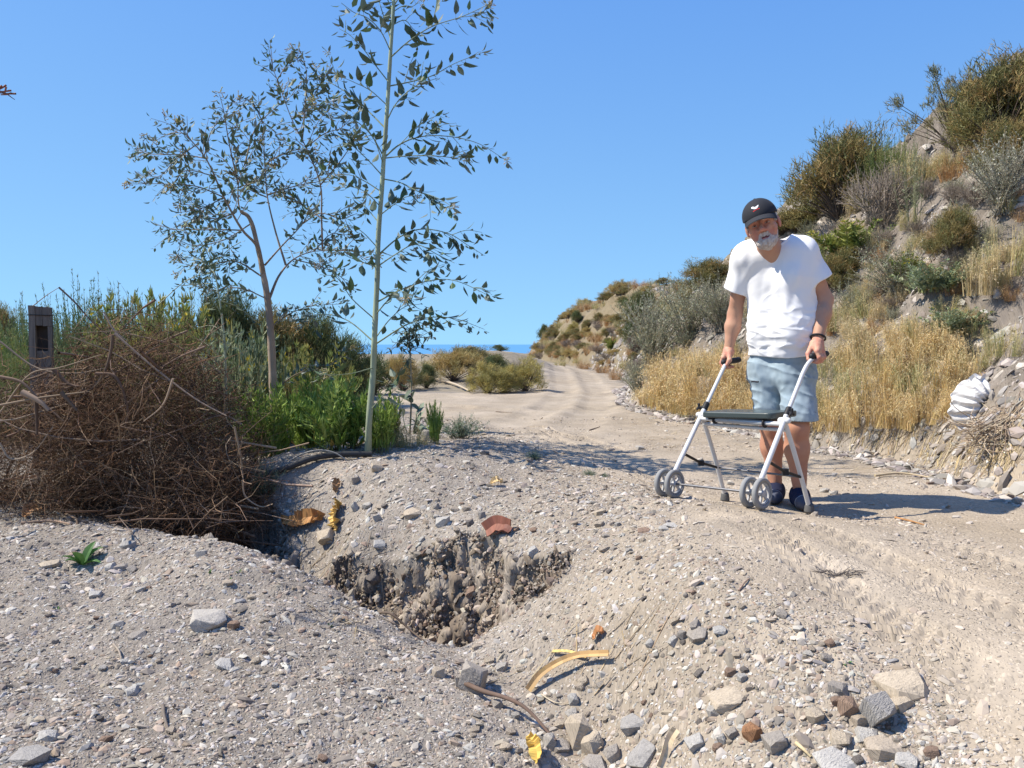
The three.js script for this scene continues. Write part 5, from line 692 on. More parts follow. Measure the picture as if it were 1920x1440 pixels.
// ---------- wooden post ----------
{
  const d = 6.2, t = P(76, 574, d), base = V(t.x, ground(t.x, t.z), t.z), post = thing('wooden_post', 'weathered wooden post with a dark hollow front, standing behind the brush pile', 'post', base); post.rotation.y = .35; post.scale.set(.86, 1, .86);
  const H = t.y - base.y, bd = (x0, x1, y0, y1, z0, z1, col, seed) => { const g = new THREE.BoxGeometry(x1 - x0, y1 - y0, z1 - z0, 4, 24, 3).translate((x0 + x1) / 2, (y0 + y1) / 2, (z0 + z1) / 2), p = g.attributes.position, c = []; for (let k = 0; k < p.count; k++) { const x = p.getX(k), y = p.getY(k), z = p.getZ(k); p.setXYZ(k, x + .003 * noise(y * 9, seed + z * 30), y + .004 * noise(x * 60, seed + z * 40), z + .004 * noise(x * 50 + y * 4, seed)); const q = mixc(col, [.10, .08, .065], clamp(.3 + .6 * noise(x * 90, y * 5 + seed, 4))); c.push(...q); } g.setAttribute('color', new THREE.BufferAttribute(new Float32Array(c), 3)); g.computeVertexNormals(); return g; };
  const m = vmat(.95), col = [.20, .165, .135];
  part('back_board', bd(-.075, .085, 0, H - .01, -.07, -.02, [.06, .05, .04], 1), m, post); part('side_board', bd(-.088, -.036, 0, H, -.018, .07, [.27, .225, .18], 2), m, post); part('board', bd(-.034, .022, H - .155, H - .004, -.017, .06, col, 3), m, post); part('board', bd(.024, .084, H - .16, H - .008, -.017, .058, col, 4), m, post); part('board', bd(.062, .086, 0, H - .162, -.017, .05, col, 5), m, post); part('board', bd(-.034, .060, 0, H - .36, -.017, .045, col, 6), m, post);
  const w = new MB(), y = H - .072; w.tube([V(-.092, y, .074), V(.088, y - .004, .064), V(.09, y, -.074), V(-.092, y, -.074), V(-.092, y, .074)], .004, 5, [.05, .04, .035]); part('wire', w.geo(), vmat(.8), post);
}

// ---------- stones and gravel ----------
function stoneGeo(seed, flat = 0.6, n = 19) { // an angular block: the hull of a few points, with its edges a little worn
  const r = rng(seed), pts = []; for (let k = 0; k < n; k++) { const y = r() * 2 - 1, a = (k / n + r() * .12) * 12.566, s = Math.sqrt(1 - y * y), q = .8 + .3 * r(), sq = (v) => Math.sign(v) * Math.pow(Math.abs(v), .55), p = V(sq(s * Math.cos(a)) * q, sq(y) * flat * q, sq(s * Math.sin(a)) * q * .8); pts.push(p); for (let e = 0; e < 2; e++) pts.push(p.clone().add(V(r() - .5, (r() - .5) * flat, r() - .5).multiplyScalar(.12))); }
  const g = new ConvexGeometry(pts), p = g.attributes.position, uv = new Float32Array(p.count * 2); for (let k = 0; k < p.count; k++) { uv[k * 2] = p.getX(k) * .5 + p.getY(k) * .3; uv[k * 2 + 1] = p.getZ(k) * .5 + p.getY(k) * .4; } g.setAttribute('uv', new THREE.BufferAttribute(uv, 2)); return g;
}
const stoneTex = (() => { const S = 256, a = new Uint8Array(S * S * 4), b = new Uint8Array(S * S * 4); for (let y = 0; y < S; y++) for (let x = 0; x < S; x++) { const n = fbm(x / 18, y / 7, 4, 90) + .5 * fbm(x / 4, y / 4, 2, 95), t = clamp(.84 + .10 * n, .3, 1), c = Math.round(255 * Math.pow(t, 1 / 2.2)); a.set([c, c, c, 255], (y * S + x) * 4); const h = Math.round(255 * clamp(.5 + .3 * n)); b.set([h, h, h, 255], (y * S + x) * 4); } const mk = (d, s) => { const t = new THREE.DataTexture(d, S, S); t.wrapS = t.wrapT = THREE.RepeatWrapping; t.magFilter = THREE.LinearFilter; if (s) t.colorSpace = THREE.SRGBColorSpace; t.needsUpdate = true; return t; }; return [mk(a, true), mk(b, false)]; })();
const stoneMats = {}; const stoneMat = (c) => stoneMats[c.join()] ?? (stoneMats[c.join()] = mat(C(...c), .9, { map: stoneTex[0], bumpMap: stoneTex[1], bumpScale: .003, specularIntensity: .3 }));
const stoneShapes = Array.from({ length: 14 }, (_, k) => stoneGeo(k * 13 + 5, [.5, .35, .75, .6, .28, .45, .8][k % 7]));
const tones = { tan: [.50, .42, .32], grey: [.37, .33, .285], pale: [.46, .425, .375], brown: [.30, .21, .155], rust: [.36, .19, .10], blue: [.355, .335, .31], white: [.49, .465, .425], sand: [.44, .37, .29], dark: [.20, .175, .155] };
function stone(px, py, wpx, hpx, tone, label, opt = {}) {
  const p = hit(px, py + hpx * .42); if (!p) return; const d = -p.z; R = rng(px * 77 + py); const s = stoneShapes[opt.shape ?? Math.floor(R() * 14)]; const o = new THREE.Mesh(s, stoneMat(tones[tone])); o.name = numbered('stone'); o.castShadow = o.receiveShadow = true; scene.add(o);
  const bb = s.boundingBox ?? (s.computeBoundingBox(), s.boundingBox); const sx = wpx * d / F / 2 / bb.max.x * .95, sy = hpx * d / F / (bb.max.y - bb.min.y) * (opt.tall ?? .95); o.scale.set(sx, sy, sx * (opt.deep ?? 1)); const n = normalAt(p.x, p.z, .06); o.quaternion.setFromUnitVectors(UPV, n.lerp(UPV, .35).normalize()).multiply(new THREE.Quaternion().setFromEuler(new THREE.Euler(opt.tilt ?? rr(-.15, .15), rr(-.5, .5), opt.roll ?? rr(-.15, .15))));
  o.position.copy(p); o.position.y += sy * -bb.min.y * (opt.group ? .45 : .28); return tag(o, label, 'stone', opt.group);
}
[[395, 1153, 70, 36, 'pale', 'pale tan slab of rock alone on the left gravel', { shape: 0 }], [437, 1168, 26, 18, 'brown', 'small brown stone at the right end of the pale tan slab'], [90, 1378, 46, 22, 'white', 'white rounded stone near the lower left corner'], [55, 1412, 70, 22, 'blue', 'flat bluish stone at the bottom left corner'], [247, 1287, 32, 18, 'white', 'pale chip left of the dark curved twig on the gravel'], [424, 1245, 34, 16, 'white', 'bright flat chip below the tan slab'], [221, 1172, 26, 16, 'pale', 'pale pebble left of the tan slab'], [258, 1190, 36, 12, 'grey', 'thin grey flake below the pale pebble on the left gravel'], [180, 1112, 26, 16, 'white', 'whitish stone below the green plant on the left gravel'], [206, 1060, 26, 14, 'white', 'white stone right of the small green plant'], [228, 1062, 30, 14, 'grey', 'grey flake beside the white stone near the small green plant'], [378, 1040, 24, 18, 'pale', 'pale stone at the rim of the hole'], [240, 1018, 34, 18, 'blue', 'grey stone at the foot of the brush pile'], [95, 1052, 40, 14, 'tan', 'flat tan stone left of the small green plant'],
  [885, 1266, 58, 58, 'grey', 'large grey boulder in the gully', { shape: 2, tall: 1.2 }], [822, 1255, 28, 24, 'tan', 'tan stone left of the grey boulder in the gully'], [862, 1272, 22, 32, 'grey', 'narrow grey stone leaning on the boulder in the gully'], [1088, 1352, 60, 78, 'tan', 'tall tan block of rock in the gully below the bamboo strip', { shape: 6, tall: 1.1 }], [1112, 1375, 50, 50, 'tan', 'tan block of rock below the tall one in the gully'], [1030, 1378, 30, 44, 'pale', 'pale stone leaning beside the brown stick'], [1075, 1300, 26, 28, 'white', 'whitish stone above the tall tan block'], [985, 1390, 34, 24, 'white', 'white stone under the brown stick'], [1208, 1400, 72, 38, 'blue', 'long grey-purple block of rock at the bottom edge', { shape: 3 }], [1150, 1398, 36, 38, 'grey', 'grey stone left of the long block at the bottom edge'], [1190, 1345, 46, 28, 'blue', 'flat grey stone above the long block at the bottom edge'], [1050, 1392, 40, 20, 'grey', 'flat grey stone between the tan block and the brown stick'], [1120, 1420, 46, 28, 'grey', 'grey stone at the bottom edge left of the pale strip'],
  [1637, 1312, 66, 74, 'blue', 'large angular grey rock in the lower right', { shape: 2, tall: 1.15, tilt: .5 }], [1588, 1318, 42, 52, 'brown', 'brown-grey rock left of the large angular rock', { shape: 6 }], [1690, 1272, 110, 50, 'tan', 'broad flat pale rock half buried behind the angular rock', { shape: 1, tall: .8 }], [1690, 1306, 52, 28, 'tan', 'tan rock right of the angular rock'], [1570, 1283, 44, 24, 'grey', 'dark grey stone left of the broad flat rock'], [1568, 1310, 26, 20, 'brown', 'small brown stone beside the brown-grey rock'], [1528, 1335, 34, 32, 'tan', 'yellowish wedge of stone left of the brown-grey rock'], [1365, 1302, 66, 26, 'tan', 'flat tan stone in the middle of the lower right gravel', { shape: 0 }], [1410, 1365, 42, 40, 'rust', 'rust-coloured stone in the lower right gravel', { shape: 6 }], [1455, 1382, 48, 44, 'grey', 'streaked grey stone right of the rust-coloured one'], [1304, 1168, 28, 26, 'grey', 'square grey block on the right gully slope'], [1280, 1185, 22, 24, 'grey', 'dark grey stone beside the square block on the right gully slope'], [1308, 1186, 40, 20, 'grey', 'flat grey stone below the square block'], [1262, 1198, 24, 16, 'white', 'white stone below the grey stones on the right gully slope'], [1612, 1342, 38, 30, 'sand', 'tan stone right below the brown-grey rock'], [1625, 1370, 44, 24, 'white', 'pale stone below the large angular rock'], [1575, 1378, 44, 26, 'tan', 'tan stone in the bottom right gravel below the wedge'], [1370, 1255, 24, 22, 'brown', 'brown stone above the flat tan stone'], [1392, 1262, 20, 18, 'white', 'white stone above the flat tan stone'], [1340, 1325, 30, 26, 'pale', 'pale stone left of the rust-coloured one'], [1305, 1385, 40, 28, 'white', 'white stone right of the pale strip at the bottom'], [1355, 1380, 22, 28, 'white', 'upright pale stone in the bottom gravel'], [1660, 1392, 60, 40, 'sand', 'rounded tan stone at the bottom right edge'], [1570, 1418, 70, 30, 'white', 'pale rock at the bottom edge in the right gravel'], [1745, 1405, 34, 22, 'brown', 'brownish stone at the lower right'], [1610, 1345, 22, 20, 'grey', 'grey pebble between the tan stones in the lower right'], [1700, 1420, 42, 26, 'white', 'whitish stone at the bottom right edge'],
  [830, 972, 28, 26, 'white', 'bright white stone on the mound slope'], [666, 945, 16, 26, 'white', 'white sliver above the dry yellow leaf'], [690, 938, 20, 14, 'pale', 'pale stone right of the white sliver on the mound'], [668, 892, 20, 20, 'grey', 'grey stone near the end of the black hose'], [707, 872, 22, 24, 'tan', 'tan stone at the cut end of the black hose'], [614, 998, 36, 30, 'tan', 'rounded tan stone beside the dry yellow leaf', { shape: 2 }], [775, 956, 30, 18, 'tan', 'tan stone left of the bright white stone on the mound'], [708, 966, 18, 20, 'pale', 'pale stone under the white sliver'], [910, 851, 16, 12, 'dark', 'dark stone on the road side of the mound'], [903, 962, 18, 18, 'grey', 'grey stone right of the bright white stone'], [798, 818, 18, 22, 'pale', 'pointed pale stone at the foot of the sapling', { shape: 6, tall: 1.4 }], [1200, 838, 18, 10, 'pale', 'pale stone on the road behind the walker'], [1545, 917, 20, 12, 'pale', 'rounded pale pebble right of the shoes', {}], [1563, 922, 18, 12, 'pale', 'pale pebble right of the rounded one'], [890, 1180, 34, 24, 'grey', 'grey stone at the bottom of the hollow'], [1000, 1030, 26, 24, 'white', 'white chalky stone right of the red-brown shard'], [800, 1120, 40, 26, 'brown', 'brown flat rock low in the hollow wall'], [700, 1060, 30, 24, 'dark', 'dark rock in the left of the hollow wall'], [1260, 980, 26, 10, 'white', 'thin white flake on the slope below the walker'], [1245, 988, 18, 10, 'white', 'white chip left of the thin white flake'], [1370, 905, 16, 8, 'pale', 'pale chip on the road by the walker leg']].forEach((q) => stone(...q));
// more loose stones, each its own, one group for each stretch of gravel
{
  const zones = [['loose stones on the left gravel', 'loose stone on the left gravel', 78, () => [rr(0, 720), rr(1060, 1438)], (x, y) => y > 1030 + Math.max(0, x - 480) * .62], ['loose stones in the gully', 'loose stone on the gully bottom', 40, () => [rr(860, 1180), rr(1200, 1438)], (x, y) => true], ['loose stones on the right gravel', 'loose stone on the lower right gravel', 92, () => [rr(1180, 1800), rr(1080, 1438)], (x, y) => y > 1080 + Math.max(0, x - 1350) * .55], ['loose stones on the mound', 'loose stone on the mound slope', 60, () => [rr(560, 1220), rr(850, 1080)], (x, y) => y > 860 + Math.max(0, x - 800) * .2]];
  zones.forEach(([group, label, n, draw, ok], z) => { const r2 = rng(900 + z); for (let k = 0; k < n; k++) { R = r2; let q = draw(); if (!ok(...q)) { q = draw(); if (!ok(...q)) continue; } const w = rr(9, 14) + 15 * Math.pow(R(), 4), tone = pick(['grey', 'tan', 'pale', 'sand', 'sand', 'brown', 'sand', 'white', 'tan', 'dark']), h = w * rr(.4, .8); const say = { tan: 'tan', grey: 'grey', pale: 'pale', sand: 'sandy', brown: 'brown', white: 'whitish', blue: 'bluish-grey', dark: 'dark' }[tone]; stone(Math.round(q[0]), Math.round(q[1]), w, h, tone, label.replace('loose', `loose ${say}`), { group: group.replace('loose', `loose ${say}`) }); } });
}
// gravel: chips of shale past counting
{
  R = rng(555); const mx = new THREE.Matrix4(), q = new THREE.Quaternion(), q2 = new THREE.Quaternion(), e = new THREE.Euler(), s = V(), p = V(), n = V();
  const chip = (seed, fl) => { const r = rng(seed), g = new THREE.IcosahedronGeometry(1, 0), a = g.attributes.position, key = {}; for (let k = 0; k < a.count; k++) { const id = [a.getX(k), a.getY(k), a.getZ(k)].map((v) => v.toFixed(3)).join(); key[id] ??= [.6 + .7 * r(), .6 + .7 * r(), .6 + .7 * r()]; const w = key[id]; a.setXYZ(k, a.getX(k) * w[0], a.getY(k) * w[1] * fl, a.getZ(k) * w[2] * .75); } g.computeVertexNormals(); return g; };
  const shapes = [chip(1, .45), chip(2, .3), chip(3, .6), chip(4, .38), chip(5, .5)], lists = shapes.map(() => []), bank = shapes.map(() => []), clods = [[], []]; // soil
  const palette = [[.35, .305, .255], [.43, .38, .32], [.26, .225, .185], [.19, .165, .14], [.44, .40, .35], [.36, .30, .235], [.31, .29, .27], [.47, .44, .395], [.29, .225, .175]];
  const put = (list, x, z, size, sink, col, tilt = .5) => { const y = meshHeight(x, z), h = .012; n.set(meshHeight(x - h, z) - meshHeight(x + h, z), 2 * h, meshHeight(x, z - h) - meshHeight(x, z + h)).normalize(); q.setFromUnitVectors(UPV, n); e.set(rr(-tilt, tilt), R() * 6.28, rr(-tilt, tilt)); q.multiply(q2.setFromEuler(e)); s.set(size * rr(.7, 1.4), size * rr(.7, 1.1), size * rr(.6, 1.1)); p.set(x, y, z).addScaledVector(n, size * sink); list.push([new THREE.Matrix4().compose(p, q, s), col]); };
  for (let k = 0; k < 330000; k++) {
    const d = 1.55 + 7.5 * Math.pow(R(), 1.45), x = rr(-.82, .86) * d + rr(-.2, .2); if (x < -3.4 || x > 3.4) continue;
    const road = sstep(-.2, .25, roadDist(x, d) + .3 * noise(x * 2.1, d * 2.1, 71)), patch = sstep(.05, .5, noise(x * 1.7 + 5, d * 1.7, 73)); const dens = lerp(lerp(.62, 1, .5 + .5 * noise(x * 1.4, d * 1.4, 75)), .05 + .25 * patch, road) * (d > 5 ? .6 : 1); if (R() > dens) continue; if (x > bankFoot(d) + .1) continue; if (d < 5.4 && hollow(x, d) > .3 && R() < .8) continue;
    const big = R(), size = (.0028 + .0036 * R() + .009 * Math.pow(big, 6) + .012 * Math.pow(big, 40)) * (d > 3.5 ? 1.15 + (d - 3.5) * .09 : 1); const wet = d < 5.4 && hollow(x, d) > .3; const c = jit(pick(palette), .18); put(lists[k % 5], x, -d, size, -.02, wet ? mixc(c, [.25, .2, .155], .6) : road > .5 ? mixc(c, [.46, .39, .31], .5) : c);
  }
  for (let k = 0; k < 26000; k++) { const d = 2.8 + 24 * Math.pow(R(), 2), t = Math.pow(R(), 1.4) * 3.6, x = bankFoot(d) - .25 + t; if (x / d > .85 || x / d < -.1) continue; const size = (.006 + .012 * R() + .045 * Math.pow(R(), 6)) * (1 + d * .05); put(bank[k % 5], x, -d, size, .05, jit(pick([[.30, .27, .24], [.38, .345, .31], [.22, .195, .17], [.44, .41, .37], [.27, .235, .215]]), .2), .4); }
  for (let k = 0; k < 90000; k++) { const x = rr(-2.3, .35), z = -rr(3.2, 5.2); if (hollow(x, -z) < .08) continue; const g = .01, sl = Math.hypot(meshHeight(x + g, z) - meshHeight(x - g, z), meshHeight(x, z + g) - meshHeight(x, z - g)) / (2 * g); if (R() > sl / 3.5) continue; put(clods[k % 2], x, z, .0025 + .007 * R() + .020 * Math.pow(R(), 7), .1, jit(pick([[.22, .17, .13], [.29, .24, .19], [.18, .14, .105], [.38, .325, .265]]), .25), 1.5); }
  const make = (name, geo, list, label, cat) => { const im = new THREE.InstancedMesh(geo, mat(C(1, 1, 1), .95, { specularIntensity: .25 }), list.length), c = new THREE.Color(); list.forEach(([m, k], i) => { im.setMatrixAt(i, m); im.setColorAt(i, c.setRGB(...k)); }); im.name = numbered(name); im.castShadow = im.receiveShadow = true; scene.add(im); tag(im, label, cat, null, 'stuff'); };
  const kinds = ['roundish', 'thin flat', 'blocky', 'flaky', 'angular'];
  lists.forEach((l, k) => make('gravel', shapes[k], l, `${kinds[k]} small gravel chips strewn over the ground and mound`, 'gravel')); bank.forEach((l, k) => make('shale_debris', shapes[k], l, `${kinds[k]} shale debris lying on the right bank`, 'shale')); const cg = [chip(801, .8), chip(802, .7)]; clods.forEach((l, k) => make('soil_clods', cg[k], l, `${['lumpy', 'crumbly'][k]} dark soil clods in the wall of the hollow`, 'soil'));
}

// ---------- small things ----------
const gpt = (px, py, lift = .004) => { const p = hit(px, py); p.y += lift; return p; };
function stick(name, cat, label, list, r, col, opt = {}) { const w = list.map(([x, y, l]) => gpt(x, y, r * .7 + (l ?? 0))), o = w[0].clone(), mb = new MB(); R = rng(list[0][0]); mb.tube(smooth(w.map((p) => p.sub(o)), opt.n ?? 16), (t) => r * (1 - (opt.taper ?? .5) * t), opt.sides ?? 7, (t) => jit(col, .12)); const g = mb.geo(); const m = part(numbered(name), g, vmat(opt.rough ?? .9), scene); m.position.copy(o); return tag(m, label, cat, opt.group); }
stick('hose', 'hose', 'thick black hose lying at the foot of the pale trunk', [[462, 925, .02], [500, 903, .03], [540, 886, .02], [590, 868, .02], [640, 861, .02], [697, 858, .02]], .020, [.035, .036, .038], { taper: 0, sides: 12, n: 40, rough: .6 });
{ const d = 5.25, mb = new MB(), a = [[515, 893], [535, 872], [565, 852], [600, 844], [630, 850], [655, 868]].map(([x, y]) => P(x, y, d)); const o = a[0].clone(); mb.tube(smooth(a.map((p) => p.sub(o)), 30), .0055, 6, [.22, .22, .21]); const m = part(numbered('cable'), mb.geo(), vmat(.6), scene); m.position.copy(o); tag(m, 'thin grey cable arching above the black hose', 'cable'); }
stick('stick', 'stick', 'brown knobbly stick lying across the bottom of the gully', [[865, 1290, .02], [905, 1312, .03], [950, 1335, .04], [985, 1357, .05], [1042, 1402, .03]], .010, [.15, .10, .075], { n: 24 });
stick('stick', 'stick', 'dark curved twig on the left gravel', [[306, 1325], [308, 1345, .01], [318, 1372]], .007, [.17, .14, .115]);
stick('stick', 'stick', 'small pale twig stub on the left gravel left of the tan slab', [[213, 1210], [224, 1228, .01], [228, 1242]], .005, [.30, .25, .2]);
stick('root', 'root', 'thin dark root running along the front edge of the hollow', [[640, 1108], [680, 1140, .02], [730, 1168, .02], [770, 1185, .01], [800, 1205]], .007, [.13, .095, .07]);
stick('stalk', 'stalk', 'pale dry stalk running from the hollow bottom', [[815, 1172, .02], [840, 1195, .02], [885, 1216]], .004, [.55, .43, .27]);
stick('stalk', 'stalk', 'pale thin stalk beside the grey boulder, right', [[1015, 1305, .01], [1040, 1318, .01], [1068, 1320]], .003, [.5, .42, .3]);
stick('stick', 'stick', 'dry straw-coloured stick at the foot of the bank by the road', [[1640, 896, .01], [1690, 893, .015], [1748, 900, .01]], .009, [.46, .37, .24]);
stick('stick', 'stick', 'dark bark strip in front of the straw-coloured stick on the road', [[1738, 908], [1778, 906, .01], [1800, 903]], .008, [.18, .13, .1]);
stick('stick', 'stick', 'reddish stick on the road right of the shoes of the man', [[1678, 974, .006], [1705, 980, .006], [1735, 986]], .006, [.36, .19, .08]);
stick('stick', 'stick', 'small curved twig on the slope left of the walker', [[1083, 944], [1086, 934, .01], [1096, 924]], .005, [.14, .11, .09]);
stick('stick', 'stick', 'short straight twig on the right gully slope', [[1385, 1112], [1396, 1098, .005], [1405, 1088]], .004, [.3, .21, .16]);
stick('stick', 'stick', 'tan splinter in the bottom right gravel', [[1492, 1402, .01], [1507, 1415, .01], [1520, 1426]], .006, [.56, .45, .26]);
stick('stick', 'stick', 'pale dry branch lying below the bushy island by the far road', [[806, 712, .03], [850, 724, .03], [880, 738, .01]], .03, [.40, .34, .26]);
stick('stick', 'stick', 'pale brown stick at the left foot of the brush pile', [[40, 985, .01], [90, 983, .015], [135, 990]], .010, [.30, .21, .15]);
stick('stick', 'stick', 'dark dry stalk on the sandy road by the far grass', [[930, 770], [960, 775, .01]], .008, [.2, .16, .13]);
stick('stick', 'stick', 'small dark stick on the road ahead of the walker', [[1105, 806], [1125, 803, .01]], .008, [.16, .12, .1]);
// strips of split cane and dry leaves: bent sheets with thickness
function strip(name, cat, label, list, w, col, opt = {}) { R = rng(list[0][0] + 7); const c = smooth(list.map(([x, y, l]) => gpt(x, y, .006 + (l ?? 0))), opt.n ?? 14), o = c[0].clone(), mb = new MB(); const up = V(0, 1, 0), th = opt.th ?? .003; let prev = null; c.forEach((p, k) => { const t = k / (c.length - 1), d = c[Math.min(c.length - 1, k + 1)].clone().sub(c[Math.max(0, k - 1)]).normalize(), s = V().crossVectors(d, up).normalize().applyAxisAngle(d, (opt.twist ?? .4) + (opt.spin ?? .3) * t), n = V().crossVectors(s, d).normalize(), ww = w * .5 * (opt.leaf ? Math.max(.08, Math.pow(Math.sin(Math.PI * (.06 + .9 * t)), .7)) : 1 - (opt.taper ?? .3) * t), q = p.clone().sub(o), cr = (opt.crumple ?? 0) * noise(k * .9, list[0][0]); const row = [q.clone().addScaledVector(s, -ww).addScaledVector(n, .4 * ww + cr), q.clone().addScaledVector(n, cr * .5), q.clone().addScaledVector(s, ww).addScaledVector(n, .4 * ww - cr)]; row.push(...row.map((v) => v.clone().addScaledVector(n, th)).reverse()); if (prev) for (let e = 0; e < 6; e++) { const f = (e + 1) % 6; mb.quad(prev[e], row[e], row[f], prev[f], jit(col, .18)); } else mb.quad(row[0], row[1], row[4], row[5], col); prev = row; }); mb.quad(prev[0], prev[1], prev[4], prev[5], col); const m = part(numbered(name), mb.geo(), vmat(.7), scene); m.position.copy(o); return tag(m, label, cat); }
strip('cane_strip', 'cane strip', 'long brown and yellow strip of dry cane lying in the gully', [[990, 1302, .01], [1010, 1285, .03], [1045, 1268, .045], [1080, 1255, .05], [1142, 1243, .04]], .028, [.45, .29, .13], { twist: .7, taper: .2 });
strip('cane_strip', 'cane strip', 'short yellow strip of cane above the long one', [[1036, 1230, .01], [1065, 1232, .02], [1100, 1240, .01]], .014, [.58, .43, .16], {});
strip('cane_strip', 'cane strip', 'pale wide strip standing up at the bottom edge', [[1237, 1438, .0], [1252, 1412, .03], [1268, 1396, .05]], .028, [.56, .45, .30], { twist: .9, taper: .1 });
strip('dry_leaf', 'leaf', 'curled yellow-orange dry leaf at the bottom edge of the gully', [[990, 1400, .03], [1003, 1415, .03], [1008, 1438, .02]], .045, [.62, .42, .10], { leaf: 1, crumple: .014, n: 20 });
strip('dry_leaf', 'leaf', 'large crumpled yellow leaf hanging on the mound beside the rounded stone', [[640, 955, .03], [632, 965, .05], [628, 985, .04], [632, 1002, .02]], .09, [.60, .40, .13], { leaf: 1, crumple: .03, n: 24, twist: 1.0 });
strip('dry_leaf', 'leaf', 'large crumpled orange-brown leaf left of the yellow one on the mound', [[530, 985, .03], [555, 992, .05], [585, 985, .05], [608, 975, .03]], .10, [.36, .18, .06], { leaf: 1, crumple: .035, n: 26, twist: .9 });
strip('dry_leaf', 'leaf', 'brown curled leaf above the orange-brown one', [[628, 928, .01], [630, 918, .03], [636, 908, .02]], .05, [.30, .17, .08], { leaf: 1, crumple: .016 });
strip('dry_leaf', 'leaf', 'small red-brown curled leaf on the right gully slope', [[1112, 1205, .01], [1122, 1198, .025], [1132, 1196, .015]], .035, [.36, .16, .06], { leaf: 1, crumple: .01 });
strip('dry_leaf', 'leaf', 'small red-brown leaf at the bottom of the hollow', [[795, 1172, .01], [803, 1172, .02], [812, 1176, .01]], .03, [.32, .12, .06], { leaf: 1, crumple: .01 });
strip('dry_leaf', 'leaf', 'orange dry leaf at the left foot of the brush pile', [[45, 972, .01], [62, 962, .03], [82, 958, .01]], .08, [.48, .27, .13], { leaf: 1, crumple: .02 });
strip('dry_leaf', 'leaf', 'pale orange scrap of leaf on top of the mound', [[920, 912, .01], [930, 908, .02], [942, 908, .01]], .04, [.60, .42, .20], { leaf: 1, crumple: .01 });
strip('shard', 'shard', 'red-brown curved shard lying above the hollow', [[912, 1002, .01], [932, 996, .03], [958, 999, .02]], .085, [.22, .085, .055], { th: .008, taper: .15, twist: .9 });
strip('shard', 'shard', 'smaller dark red shard below the curved one', [[936, 1006, .01], [947, 1004, .02], [958, 1005, .01]], .05, [.17, .07, .05], { th: .008 });
// small plants on the left gravel
{ const g = plant('broad', 'small_green_plant', 'plant', 'small green plant with broad dark leaves alone on the left gravel', 155, 1058, 74, 44); void g; }
[[107, 1143, 'tiny sprout on the left gravel near the left edge'], [447, 1080, 'tiny sprout nearest the rim of the hole'], [620, 1170, 'tiny sprout on the gravel by the gully'], [432, 1095, 'tiny sprout left of the one nearest the rim'], [395, 1082, 'tiny sprout on the gravel above the tan slab, left']].forEach(([x, y, l]) => plant('broad', 'sprout', 'sprout', l, x, y, 16, 14));
plant('broad', 'small_weed', 'weed', 'small fresh green weed at the edge of the lower right gravel', 1580, 1236, 46, 16);
// sapling with grey-green leaves
{
  R = rng(77); const base = gpt(768, 815, -.01), d = -base.z, t = thing('sapling', 'slim sapling with grey-green leaves right of the pale trunk', 'sapling', base), q = (x, y, dd = 0) => P(x, y, d + dd).sub(base), st = new MB(); const main = smooth([V(0, 0, 0), q(771, 760), q(771, 710), q(769, 650), q(768, 615)], 30); st.tube(main, (u) => .010 * (1 - .6 * u), 7, [.27, .24, .18]); const side = smooth([V(-.02, 0, 0), q(755, 780), q(747, 735)], 12); st.tube(side, .005, 6, [.5, .5, .4]); part('stem', st.geo(), M_bark, t); const br = new MB();
  const lf = (b, dir, l, w, c) => { const m = new MB(); m.leaf(V(0, 0, 0), dir, V(0, 1, 0).addScaledVector(randDir(), .4).normalize(), l, w, jit(c, .15), .25, .25, 5); const o = part('leaf', m.geo(), M_leaf, t); o.position.copy(b); };
  for (let k = 0; k < 34; k++) { const u = main[21 + Math.floor(R() * 9)], dir = randDir(.2), l = rr(.05, .28), e = u.clone().addScaledVector(dir, l); br.tube([u, e], .0025, 4, [.2, .2, .15], false); for (let m = 0; m < 5; m++) lf(u.clone().lerp(e, rr(.3, 1)), randDir(), rr(.05, .085), rr(.02, .032), [.075, .11, .08]); }
  for (let k = 0; k < 16; k++) { const p = q(rr(776, 800), rr(735, 810), rr(-.1, .1)); const b = V(p.x * .5 + .03, p.y * .6, p.z); br.tube([V(.03, 0, 0), b], .004, 4, [.3, .32, .22], false); lf(b, p.clone().sub(b).addScaledVector(randDir(), .1).normalize(), rr(.11, .18), rr(.055, .085), [.20, .25, .18]); }
  for (let k = 0; k < 14; k++) lf(main[6 + Math.floor(R() * 14)], randDir(.1), rr(.08, .14), rr(.035, .055), [.12, .17, .12]); for (let k = 0; k < 5; k++) lf(side[8 + Math.floor(R() * 4)], randDir(), rr(.1, .15), .06, [.25, .30, .22]); part('branches', br.geo(), M_bark, t, 'stuff');
}
// slim pale young stem left of the tan trunk
{ R = rng(78); const base = onGround(P(428, 800, 5.6).x, -5.6), t = thing('young_stem', 'slim pale green young stem rising out of the right side of the brush pile', 'sapling', base), q = (x, y) => P(x, y, 5.6).sub(base), mb = new MB(), fo = new MB(); const m = smooth([V(0, 0, 0), q(424, 740), q(421, 640), q(413, 570), q(405, 520), q(392, 470)], 40); mb.tube(m, (u) => .012 * (1 - .75 * u), 7, [.33, .38, .27]); for (let k = 0; k < 16; k++) { const u = m[12 + Math.floor(R() * 28)], d = randDir(.3), l = rr(.15, .5), tw = smooth([u, u.clone().addScaledVector(d, l * .5).addScaledVector(UPV, l * .1), u.clone().addScaledVector(d, l)], 10); mb.tube(tw, .003, 4, [.3, .33, .22], false); leavesAlong(tw, .1, .022, .075, .026, (f, b, dd, n, ll, w) => fo.leaf(b, dd, n, ll, w, jit(pick([[.11, .15, .09], [.16, .20, .12], [.08, .11, .07]]), .2), .2, .3, 3)); } part('stem', mb.geo(), M_bark, t); part('foliage', fo.geo(), M_leaf, t, 'stuff'); }
